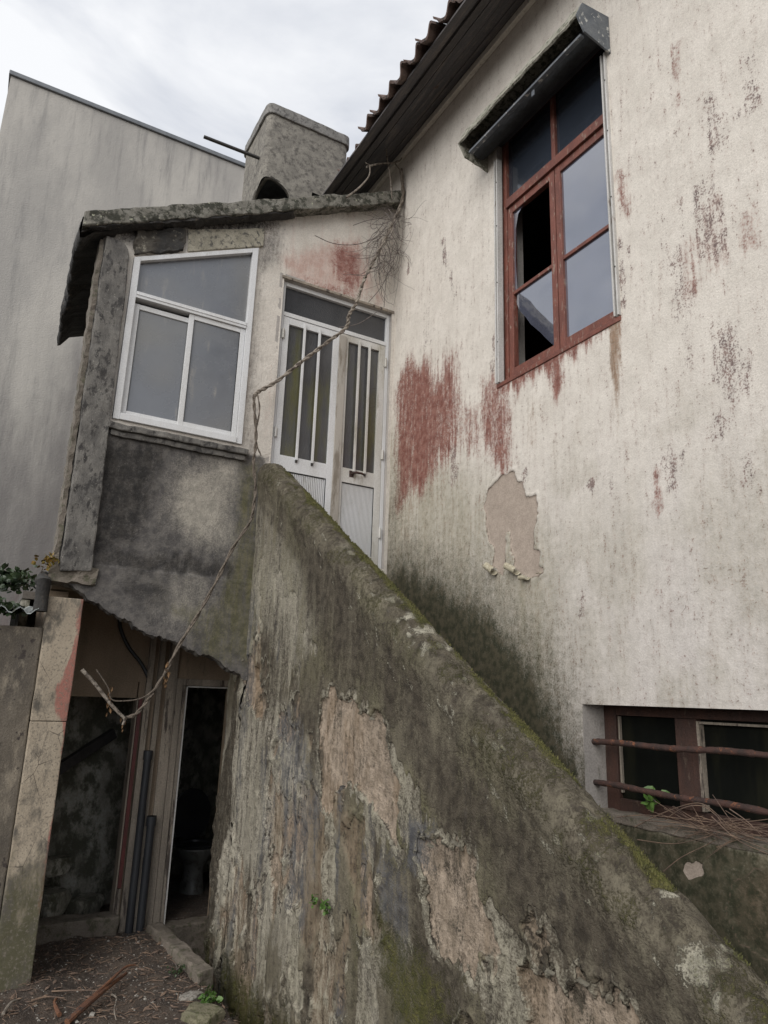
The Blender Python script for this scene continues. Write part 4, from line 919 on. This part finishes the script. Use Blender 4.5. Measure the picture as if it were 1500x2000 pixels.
vr = t.voro(5, 'DISTANCE_TO_EDGE', (1, 1, .7)); col = t.mix(t.math('MULTIPLY', t.step(vr, .012, .0), t.step(t.noise(3), .45, .6)), col, (.05, .04, .03))
t.bump(t.noise(100, 5), .5, .006); pm = t.fin(col, .85)
for o in pier.children: o.data.materials.clear(); o.data.materials.append(pm)
b = MB(); pp = [(.365, YP-.06, 2.33), (.365, YP-.06, 2.10)]
b.tube([(.37, YP+.25, 2.335), (.37, YP+.02, 2.33), (.37, YP-.05, 2.30), (.37, YP-.055, 2.09)], [.045, .045, .046, .045], 14)
tag(b.build('downpipe', m_black, None, smooth=True), 'short black downpipe stub between the corrugated roof and the pier', 'pipe')

# ------------------------------------------------------------------ recess below the porch
YB = 6.35
ub = thing('outhouse', (1.2, YB, GZ), 'dark ruined outhouse with two open doorways, under the porch', 'outhouse')
b = MB(); b.box(.42, 2.3, YB, YB+.10, 1.66, 2.275).box(.42, 1.26, YB, YB+.10, 1.53, 1.659).box(1.27, 1.60, YB, YB+.10, -.25, 1.659).box(.42, .63, YB, YB+.10, -.25, 1.529).box(2.05, 2.3, YB, YB+.1, -.25, 1.659); b.build('front_wall', m_in, ub)
b = MB(); b.box(.42, .56, YP+.22, YB-.003, -.3, 2.27); b.build('side_wall', m_in, ub)
b = MB(); b.box(2.07, 2.2, YE-.3, YB-.003, -.8, 2.27); b.build('stair_side_wall', m_in, ub)
b = MB(); b.box(.3, 3.0, 7.9, 8.0, -.3, 2.3).box(1.44, 1.50, YB+.105, 7.89, -.25, 2.27).box(.3, .36, YB+.105, 7.89, -.25, 2.27).box(2.9, 3.0, YB+.105, 7.89, -.25, 2.27); b.build('inner_wall', m_mould, ub)
b = MB(); b.box(.37, 1.435, 7.05, 7.13, -.3, 2.27); b.build('rear_wall', m_mould, ub)
b = MB(); b.box(.3, 3.0, YB+.105, 8, 2.28, 2.34); b.build('ceiling', m_inner, ub)
b = MB(); b.box(.37, 2.89, YB+.11, 7.89, -.45, GZ+.004); b.build('floor', m_soil, ub)
d2 = bx('door_frame', m_jamb, ub, (1.575, 1.625, YB-.035, YB-.002, -.22, 1.70), (1.626, 2.05, YB-.035, YB-.002, 1.645, 1.70), (1.625, 1.66, YB-.02, YB+.11, -.22, 1.644), bevel=.004)
bx('door_trim', m_rail, ub, (1.662, 1.672, YB-.028, YB-.004, -.2, 1.635), (1.676, 2.05, YB-.028, YB-.004, 1.63, 1.642), bevel=.002)
d1 = bx('corner_post', m_jamb, ub, (1.318, 1.365, YB-.045, YB-.002, -.25, 2.26), (1.405, 1.445, YB-.06, YB-.002, -.25, 2.26), (1.49, 1.573, YB-.028, YB-.002, -.25, 2.2), bevel=.005)
bx('red_trim', m_redtrim, ub, (1.272, 1.300, YB-.05, YB-.002, .10, 1.53), bevel=.003)
bx('trim_stub', m_jamb, ub, (1.272, 1.300, YB-.05, YB-.002, -.25, .095), (1.258, 1.2705, YB-.04, YB+.1, -.25, 1.528), bevel=.003)
b = MB(); b.box(1.31, 2.06, YB-.06, YB+.09, -.75, -.205).box(.55, 1.30, YB-.10, YB+.08, -.3, -.085); b.build('threshold', m_kerb, ub, bevel=.015, rough=.02, res=.05)
# pipes, beam, toilet, kerb and rubble in the recess: things of their own
for x, r, z1, lb in ((1.385, .030, 1.12, 'taller of the two black waste pipes on the outhouse wall'), (1.468, .032, .62, 'shorter black waste pipe beside the toilet doorway')):
    b = MB(); b.tube([(x, YB-.085, GZ-.05), (x, YB-.085, z1*.5), (x, YB-.085, z1)], r, 14); b.tube([(x, YB-.085, z1-.07), (x, YB-.085, z1)], r+.007, 14)
    tag(b.build('waste_pipe', m_pipe, None, smooth=True), lb, 'pipe', 'pipes on the outhouse wall')
b = MB(); pc = spline(PY([(232, 1195), (236, 1230), (252, 1265), (275, 1295), (288, 1320), (295, 1345)], YB-.02), 6); b.tube(pc, .016, 8)
tag(b.build('cable', m_pipe, None, smooth=True), 'thick dark cable curving down the back wall of the recess', 'cable')
b = MB(); b.bar(P(105, 1508, 'y', 6.75), P(222, 1432, 'y', 6.98), .06, .085); tag(b.build('wooden_beam', m_iron, None, bevel=.004, rough=.006, res=.08), 'dark wooden beam leaning across the dark left doorway', 'beam')  # beam takes the dark iron colour
kx0, kx1 = P(300, 1815, 'z', GZ+.08), P(385, 1885, 'z', GZ+.08)
b = MB(); b.bar(kx0+np.array([.02, .1, -.115]), kx1+np.array([.03, -.1, -.135]), .11, .27); tag(b.build('kerb', m_kerb, None, bevel=.012, rough=.02, res=.04), 'low worn concrete kerb running up to the toilet doorway', 'kerb')
toi = thing('toilet', (2.12, 7.25, GZ), 'grimy white toilet with raised black lid, in the right doorway', 'toilet')
b = MB(); b.lathe((2.12, 7.20, GZ), [(.11, 0), (.105, .06), (.09, .16), (.11, .24), (.17, .33), (.185, .385), (.18, .395), (.14, .39), (.10, .30)], 28, 1, 1.18); b.build('bowl', m_porc, toi, smooth=True)
b = MB(); b.lathe((2.12, 7.20, GZ+.402), [(.19, 0), (.192, .012), (.18, .022), (.12, .020), (.115, .002)], 28, 1, 1.18); b.build('seat', m_seat, toi, smooth=True)
b = MB(); ov = [(2.12+.19*math.cos(a), 7.43, GZ+.64+.235*math.sin(a)) for a in np.linspace(0, 2*math.pi, 30)[:-1]]; b.prism(ov, (0, .02, 0)); b.build('lid', m_seat, toi, bevel=.006)
b = MB(); b.box(1.94, 2.30, 7.475, 7.64, GZ+.42, GZ+.80); b.build('cistern', m_porc, toi, bevel=.03)

def chunk(name, c, s, mat, label, cat, group=None, seed=0, flat=.6):
    bm = bmesh.new(); bmesh.ops.create_icosphere(bm, subdivisions=3, radius=1)
    for v in bm.verts:
        n_ = v.co.normalized(); d = 1+.35*mnoise.noise(n_*1.6+Vector((seed, seed*2.3, 0)))+.12*mnoise.noise(n_*5+Vector((seed, 0, 4)))
        q = n_*d; q.x = max(-.75, min(.75, q.x)); q.z = max(-.7, min(.62, q.z)); q.y = max(-.8, min(.8, q.y)); v.co = Vector((q.x*s[0], q.y*s[1], q.z*s[2]))
    me = bpy.data.meshes.new(name); bm.to_mesh(me); bm.free(); me.polygons.foreach_set('use_smooth', np.full(len(me.polygons), False))
    o = mesh_obj(name, me, mat); o.location = c; o.rotation_euler = (0, 0, seed); tag(o, label, cat, group); return o
def gz(px, py, dz=0): return Vector(GP(px, py, dz+.008))
for i, (px, py, s, lb) in enumerate([(110, 1690, .10, 'tumbled masonry lump inside the left doorway, highest of its heap'), (90, 1760, .14, 'dark broken block inside the left doorway, beside the pier'), (165, 1770, .12, 'slanting rubble block in the middle of the left doorway')]):
    q = P(px, py, 'y', 6.78); q[2] = max(q[2], GZ+.05)
    chunk('rubble_block', q, (s*1.6, s, s), m_mould, lb, 'rubble', 'rubble in the left doorway', i*1.7+.4)
chunk('flat_stone', gz(372, 1950), (.085, .06, .022), m_chip, 'flat pale plaster slab lying before the stair wall', 'stone', None, .7)
chunk('mossy_stone', gz(395, 1990), (.14, .10, .07), m_stone, 'yellowish lichened stone at the foot of the stair wall', 'stone', None, 2.1)
chunk('white_pebble', gz(180, 1985), (.022, .018, .014), m_chip, 'small white pebble near the bottom left corner', 'stone', None, 1.1)
# litter on the soil
b = MB()
for i in range(750):
    x = random.uniform(.35, 1.85); y = random.uniform(3.9, 6.3); s = random.choice((.003, .004, .005, .006, .011))*random.uniform(.6, 1.4)
    z = gh(x, y)+.002
    a = random.uniform(0, 3); c_, s_ = math.cos(a)*s, math.sin(a)*s
    b.add([(x-c_, y-s_, z), (x+s_, y-c_, z-.003), (x+c_*1.3, y+s_, z), (x-s_, y+c_, z-.002), (x, y, z+s*.6)], [(0, 1, 4), (1, 2, 4), (2, 3, 4), (3, 0, 4)])
tag(b.build('gravel', m_chip), 'scattered plaster chips and gravel on the dark soil', 'gravel', None, 'stuff')
b = MB()
for i in range(900):
    x = random.uniform(.3, 1.8); y = random.uniform(3.9, 6.2); a = random.uniform(0, math.pi); l = random.uniform(.02, .09)
    z = gh(x, y)+.004
    p0 = np.array([x-math.cos(a)*l/2, y-math.sin(a)*l/2, z+random.uniform(-.005, .01)]); p1 = np.array([x+math.cos(a)*l/2, y+math.sin(a)*l/2, z+random.uniform(-.005, .015)])
    b.tube([p0, (p0+p1)/2+np.array([0, 0, random.uniform(0, .01)]), p1], random.uniform(.001, .0025), 4)
for i in range(420):
    x = random.uniform(.35, 1.8); y = random.uniform(4.0, 6.2); s_ = random.uniform(.012, .035); a = random.uniform(0, 6.3)
    z = gh(x, y)+.006
    d = np.array([math.cos(a), math.sin(a), random.uniform(-.2, .3)])*s_; k = np.array([-math.sin(a), math.cos(a), random.uniform(-.3, .3)])*s_*.35; p = np.array([x, y, z])
    b.add([p-d, p+k, p+d, p-k, p+np.array([0, 0, .004])], [(0, 4, 1), (1, 4, 2), (2, 4, 3), (3, 4, 0)])
tag(b.build('leaf_litter', m_straw), 'fine brown straw and twig litter on the soil', 'litter', None, 'stuff')
def stick(name, pts, r, mat, label, cat, group=None, fork=None):
    b = MB(); pp = spline(pts, 6); b.tube(pp, list(np.linspace(r, r*.45, len(pp))), 8)
    for fk in fork or []:
        q = spline(fk, 6); b.tube(q, list(np.linspace(r*.7, r*.25, len(q))), 7)
    return tag(b.build(name, mat, None, smooth=True), label, cat, group)
G = lambda px, py, dz=0: GP(px, py, dz)
stick('branch', [G(130, 2005, .02), G(175, 1975, .05), G(215, 1945, .06), G(245, 1915, .04)], .019, m_bark, 'thick orange brown split branch lying on the litter', 'branch', None, [[G(150, 1992, .05), G(205, 1955, .09), G(240, 1925, .10), G(262, 1912, .08)], [G(115, 1990, .02), G(105, 1970, .03), G(112, 1955, .02)]])
stick('twig', [G(60, 1962, .02), G(90, 1958, .03), G(125, 1957, .02)], .006, m_straw, 'straight straw coloured twig left of the orange branch', 'twig', 'twigs on the litter')
stick('twig', [G(5, 1985, .01), G(20, 1970, .03), G(38, 1960, .02)], .011, m_vinep, 'short pale stick in the bottom left corner', 'twig', 'twigs on the litter')
stick('twig', [G(218, 1950, .02), G(226, 1965, .04), G(222, 1985, .03), G(226, 2000, .02)], .006, m_vinep, 'thin pale curved twig right of the orange branch', 'twig', 'twigs on the litter')
stick('twig', [G(100, 1940, .01), G(150, 1945, .03), G(200, 1938, .01)], .005, m_straw, 'thin brown twig lying behind the orange branch', 'twig', 'twigs on the litter')
stick('wire_hoop', [P(*q, 'y', 6.15) for q in ((240, 1840), (248, 1828), (260, 1824), (272, 1828), (282, 1842))], .004, m_iron, 'small bent wire hoop at the foot of the black pipes', 'wire')

# ------------------------------------------------------------------ plants
def leafq(b, c, s, droop=None, up_=(0, 0, 1)):
    d = Vector((random.gauss(0, 1), random.gauss(0, 1), random.gauss(.2, .6))).normalized(); n_ = d.cross(Vector((random.gauss(0, 1), random.gauss(0, 1), random.gauss(0, 1)))).normalized(); k = n_.cross(d)
    c = Vector(c); w = s*.42
    b.add([c, c+d*s*.35+n_*w+k*s*.08, c+d*s*.75+n_*w*.7, c+d*s, c+d*s*.75-n_*w*.7, c+d*s*.35-n_*w+k*s*.08, c+d*s*.45-k*s*.08], [(0, 6, 1), (1, 6, 2), (2, 6, 3), (3, 6, 4), (4, 6, 5), (5, 6, 0)])
def plant(name, c, rad, n_, size, mat, label, cat, group=None, stems=0, sq=(1, 1, 1)):
    b = MB(); t_ = thing(name, tuple(c), label, cat, group) if stems else None
    for i in range(n_):
        v = Vector((random.gauss(0, .5), random.gauss(0, .5), random.gauss(0, .5)))*rad
        leafq(b, (c[0]+v.x*sq[0], c[1]+v.y*sq[1], c[2]+v.z*sq[2]), size*random.uniform(.6, 1.3))
    if stems:
        b.build('foliage', mat, t_)
        s_ = MB()
        for i in range(stems):
            v = Vector((random.gauss(0, .4)*sq[0], random.gauss(0, .4)*sq[1], random.gauss(0, .35)*sq[2]))*rad
            s_.tube(spline([c, Vector(c)+v*.5+Vector((0, 0, .01)), Vector(c)+v], 4), .0022, 5)
        s_.build('stem', m_twig, t_)
        return t_
    return tag(b.build(name, mat), label, cat, group)
c = P(97, 1098, 'y', YP-.02); plant('yellowed_plant', c, .058, 60, .034, m_ylw, 'yellow and orange leaved weed growing at the porch corner', 'plant', None, 6)
plant('ivy', P(12, 1132, 'y', YP+.45), .20, 330, .05, m_ivy, 'dark green ivy trailing over the corrugated shed roof', 'ivy', None, 14, (1, .8, .35))
plant('ivy', P(8, 1188, 'y', YP-.02), .09, 90, .045, m_ivy, 'dark ivy tuft hanging in front of the shed wall top', 'ivy', None, 6, (1.2, .5, .5))
for px, py, r, n_, lb in ((625, 1782, .045, 40, 'bright green fern sprig on the stair wall, upper left of two'), ):
    pass
for (px, py, r, n_, lb) in [(612, 1760, .022, 26, 'small bright green sprig on the peeling stair wall, left one of two'), (636, 1772, .034, 55, 'larger bright green sprig on the peeling stair wall, right one of two')]:
    plant('fern_sprig', P(px, py, 'x', XS-.03), r, n_, .022, m_leaf, lb, 'plant', 'green sprigs on the stair wall', 5, (.6, 1, 1.1))
plant('weed', GP(405, 1962, .03), .05, 60, .035, m_leaf, 'green weed at the foot of the stair wall', 'plant', None, 6)
plant('weed', GP(345, 1905, .03), .05, 45, .02, m_ivy, 'tiny green weed beside the kerb', 'plant', None, 5)
sp = P(1272, 1562, 'x', XW+.09); sp[2] = max(sp[2], BZ0+.05)
plant('weed', sp, .042, 13, .055, m_leaf, 'green seedling on the barred window sill', 'plant', None, 6, (.5, 1, .7))
# dry stems on the basement sill
grp = 'dry stems on the barred window sill'
Q = lambda px, py, o=.0: P(px, py, 'x', XW-.03+o)
STEMS = [
 ([(1205, 1596), (1260, 1592), (1340, 1600), (1420, 1612), (1500, 1640)], 'longest dry stem lying flat along the front of the sill'),
 ([(1240, 1615), (1290, 1590), (1340, 1572), (1372, 1570), (1400, 1590), (1428, 1620)], 'dry stem arching highest over the sill'),
 ([(1300, 1600), (1335, 1578), (1370, 1574), (1398, 1592), (1420, 1618), (1470, 1640)], 'dry stem arching just below the highest one'),
 ([(1250, 1602), (1330, 1608), (1400, 1620), (1480, 1632)], 'thin dry stem lying below the arches'),
 ([(1425, 1580), (1460, 1605), (1500, 1645)], 'dry stem slanting down at the right edge'),
 ([(1296, 1702), (1330, 1675), (1380, 1650), (1420, 1628)], 'dry stem hanging down over the wall below the sill'),
 ([(1245, 1640), (1310, 1648), (1360, 1640), (1410, 1625)], 'dry stem sagging just under the sill edge'),
 ([(1400, 1605), (1440, 1622), (1500, 1612)], 'short dry stem rising to the right edge'),
 ([(1380, 1630), (1430, 1610), (1500, 1600)], 'dry stem crossing upward at the right'),
 ([(1330, 1612), (1420, 1630), (1500, 1660)], 'dry stem crossing downward at the right'),
 ([(1390, 1595), (1440, 1640), (1500, 1668)], 'dry stem drooping lowest at the right edge'),
]
for pl, lb in STEMS:
    stick('dry_stem', [Q(x, y, random.uniform(-.03, .02)) for x, y in pl], .0027, m_straw, lb, 'stem', grp)
b = MB()
for i in range(46):
    x0 = random.uniform(1330, 1480); y0 = 1600+.17*(x0-1300)+random.uniform(-8, 18); a = random.gauss(.12, .35); l = random.uniform(30, 90)
    b.tube(spline([Q(x0-l*math.cos(a), y0-l*math.sin(a)), Q(x0, y0-random.uniform(0, 8), random.uniform(-.03, .03)), Q(x0+l*.7*math.cos(a*.5), y0+l*.7*math.sin(a*.5))], 4), .0013, 4)
tag(b.build('straw_tangle', m_straw), 'tangle of fine dry straw on the barred window sill', 'straw', None, 'stuff')

# ------------------------------------------------------------------ vine
YV = YP-.14
vine = thing('vine', tuple(P(765, 420, 'y', YV)), 'twisted bare vine strung from the house corner past the door down to the recess', 'vine')
main = spline(PY([(783, 330), (787, 385), (765, 440), (735, 500), (712, 545), (697, 590), (682, 615), (676, 640), (640, 668), (590, 706), (540, 745), (505, 765), (496, 775)], YV), 10)
low_ = spline(PY([(496, 775), (497, 800), (500, 840), (499, 875), (495, 905), (499, 950), (495, 990), (488, 1020), (455, 1070), (425, 1130), (390, 1195), (350, 1260), (322, 1315), (300, 1350), (285, 1372), (265, 1395), (246, 1402)], YV-.05), 10)
def twist(path, r, sep, turns, n=2, ph=0):
    b = MB(); m_ = len(path)
    for s in range(n):
        pts = []
        for i, p in enumerate(path):
            d = Vector(path[min(i+1, m_-1)]-path[max(i-1, 0)]).normalized(); x = d.cross(Vector((0, 1, 0))).normalized(); y = d.cross(x); a = ph+turns*2*math.pi*i/m_+s*2*math.pi/n
            pts.append(Vector(p)+(x*math.cos(a)+y*math.sin(a))*sep)
        b.tube(pts, [r*(1+.25*mnoise.noise(Vector(q)*20)) for q in pts], 7)
    return b
stem = twist(main[10:], .0105, .0085, 15, 2); stem.build('upper_stem', m_vinep, vine, smooth=True)
b = twist(main[:14], .012, .008, 2, 2); b.build('root_stem', m_vine, vine, smooth=True)
twist(low_, .0075, .0065, 11, 2).build('hanging_stem', m_vine, vine, smooth=True)
twist(spline(PY([(503, 770), (507, 800), (500, 845), (502, 870), (510, 890)], YV-.05), 8), .004, .003, 3, 2).build('side_shoot', m_vine, vine, smooth=True)
b = MB(); b.tube(spline(PY([(325, 1310), (302, 1345), (275, 1364), (240, 1369), (218, 1366), (212, 1345), (200, 1325), (188, 1308)], YV-.06), 8), .0045, 6); b.build('tendril', m_vine, vine, smooth=True)
b = MB(); pp = spline(PY([(160, 1308), (185, 1335), (212, 1370), (232, 1392), (243, 1404), (240, 1416)], YV-.08), 8); b.tube(pp, list(np.linspace(.013, .009, len(pp))), 9); b.build('dead_branch', m_vinep, vine, smooth=True)
for (px, py, n_) in ((328, 1305, 9), (325, 1325, 8), (217, 1350, 9), (214, 1378, 10), (240, 1410, 4)):
    b = MB()
    for i in range(n_):
        q = P(px+random.uniform(-5, 5), py+random.uniform(-14, 14), 'y', YV-.06+random.uniform(-.01, .01)); d = Vector((random.uniform(-.3, .3), random.uniform(-.4, .4), -1)).normalized(); k = d.cross(Vector((random.uniform(-1, 1), 1, 0))).normalized(); s = random.uniform(.025, .05)
        q = Vector(q); b.add([q, q+d*s*.5+k*s*.18, q+d*s, q+d*s*.5-k*s*.18, q+d*s*.5+Vector((0, .006, 0))], [(0, 4, 1), (1, 4, 2), (2, 4, 3), (3, 4, 0)])
    b.build('dry_leaf', m_dryleaf, vine)
# bushy dead climber in the corner
cl = thing('dead_climber', tuple(P(765, 480, 'y', YV)), 'tangle of dead grey climber twigs in the corner above the door', 'climber')
b = MB()
def wander(p, d, n_, st, curl_, r):
    p = Vector(p); d = Vector(d).normalized(); pts = [p.copy()]; ax = Vector((random.gauss(0, .4), 1, random.gauss(0, .4))).normalized(); k = random.gauss(0, curl_*.6)
    for i in range(n_):
        d = (d+ax.cross(d)*k+Vector((random.gauss(0, .14), random.gauss(0, .06), random.gauss(0, .14)-.03))).normalized(); p = p+d*st
        p.x = min(p.x, XW-.03); p.y = min(p.y, YP-.03); pts.append(p.copy())
    b.tube(pts, list(np.linspace(r, r*.4, len(pts))), 5); return pts
for i in range(100):
    px = random.uniform(735, 785); py = random.uniform(410, 520); q = P(px, py, 'y', YP-random.uniform(.05, .20)); q[0] = min(q[0], XW-.03)
    pts = wander(q, (random.gauss(-.15, .55), random.gauss(-.1, .3), random.gauss(-.9, .5)), random.randint(8, 22), .028, .16, random.uniform(.0018, .0040))
    if random.random() < .5: wander(pts[len(pts)//2], (random.gauss(0, 1), 0, random.gauss(-.4, .7)), 8, .02, .3, .0014)
for pl in ([(615, 460), (650, 475), (690, 478), (725, 468), (760, 445)], [(690, 440), (720, 430), (755, 425)], [(800, 390), (815, 430), (800, 460), (782, 470)], [(720, 590), (745, 560), (765, 520)], [(735, 610), (700, 632), (660, 640)], [(750, 600), (755, 540), (768, 480)]):
    q = spline(PY(pl, YV), 6); q = [np.array([min(a[0], XW-.02), a[1], a[2]]) for a in q]; b.tube(q, .0035, 5)
b.build('twigs', m_twig, cl, smooth=True)
b = MB()
for pl, yv in (([(785, 385), (790, 360), (783, 335), (772, 318), (784, 310), (783, 285), (768, 247), (755, 252)], 5.36), ([(676, 386), (700, 368), (720, 345), (722, 325), (714, 318)], 5.30), ([(716, 326), (740, 320), (770, 318), (782, 314)], 5.32), ([(756, 262), (755, 300), (762, 345), (766, 395)], 5.33)):
    q = spline(PY(pl, yv), 6); q = [np.array([min(a[0], XW-.02), a[1], a[2]]) for a in q]; b.tube(q, list(np.linspace(.010, .006, len(q))), 6)
b.build('stem', m_vinep, cl, smooth=True)

# ------------------------------------------------------------------ light
EL, AZ = math.radians(31), math.radians(240)     # soft brightest part of the overcast, behind-left of the camera
w = bpy.data.worlds.new('World'); S.world = w; w.use_nodes = True; nt = w.node_tree; nt.nodes.clear()
out = nt.nodes.new('ShaderNodeOutputWorld'); bg = nt.nodes.new('ShaderNodeBackground'); bg.inputs[1].default_value = .10
sky = nt.nodes.new('ShaderNodeTexSky'); sky.sky_type = 'NISHITA'; sky.sun_disc = False; sky.sun_elevation = EL; sky.sun_rotation = AZ
tc = nt.nodes.new('ShaderNodeTexCoord'); mp = nt.nodes.new('ShaderNodeMapping'); mp.inputs['Scale'].default_value = (1, 1, 2.2)
nz1 = nt.nodes.new('ShaderNodeTexNoise'); nz1.inputs['Scale'].default_value = 2.1; nz1.inputs['Detail'].default_value = 7; nz1.inputs['Roughness'].default_value = .55; nz1.inputs['Distortion'].default_value = .35
ramp = nt.nodes.new('ShaderNodeValToRGB'); ramp.color_ramp.elements[0].position = .36; ramp.color_ramp.elements[0].color = (3.0, 3.2, 3.65, 1); ramp.color_ramp.elements[1].position = .60; ramp.color_ramp.elements[1].color = (5.5, 5.55, 5.65, 1)
mx = nt.nodes.new('ShaderNodeMix'); mx.data_type = 'RGBA'; mx.inputs[0].default_value = .93
L = nt.links.new
L(tc.outputs['Generated'], mp.inputs[0]); L(mp.outputs[0], nz1.inputs['Vector']); L(nz1.outputs['Fac'], ramp.inputs[0])
L(sky.outputs[0], mx.inputs[6]); L(ramp.outputs[0], mx.inputs[7]); L(mx.outputs[2], bg.inputs[0]); L(bg.outputs[0], out.inputs[0])
sl = bpy.data.lights.new('sun', 'SUN'); sl.energy = 1.5; sl.angle = math.radians(60); sl.color = (1, .965, .92)
so = bpy.data.objects.new('sun', sl); COL.objects.link(so)
sd_ = Vector((math.sin(AZ)*math.cos(EL), math.cos(AZ)*math.cos(EL), math.sin(EL)))
so.rotation_euler = sd_.to_track_quat('Z', 'Y').to_euler(); so.location = (0, 0, 20)
vs = S.view_settings; vs.view_transform = 'Standard'; vs.look = 'None'; vs.exposure = .88; vs.gamma = 1
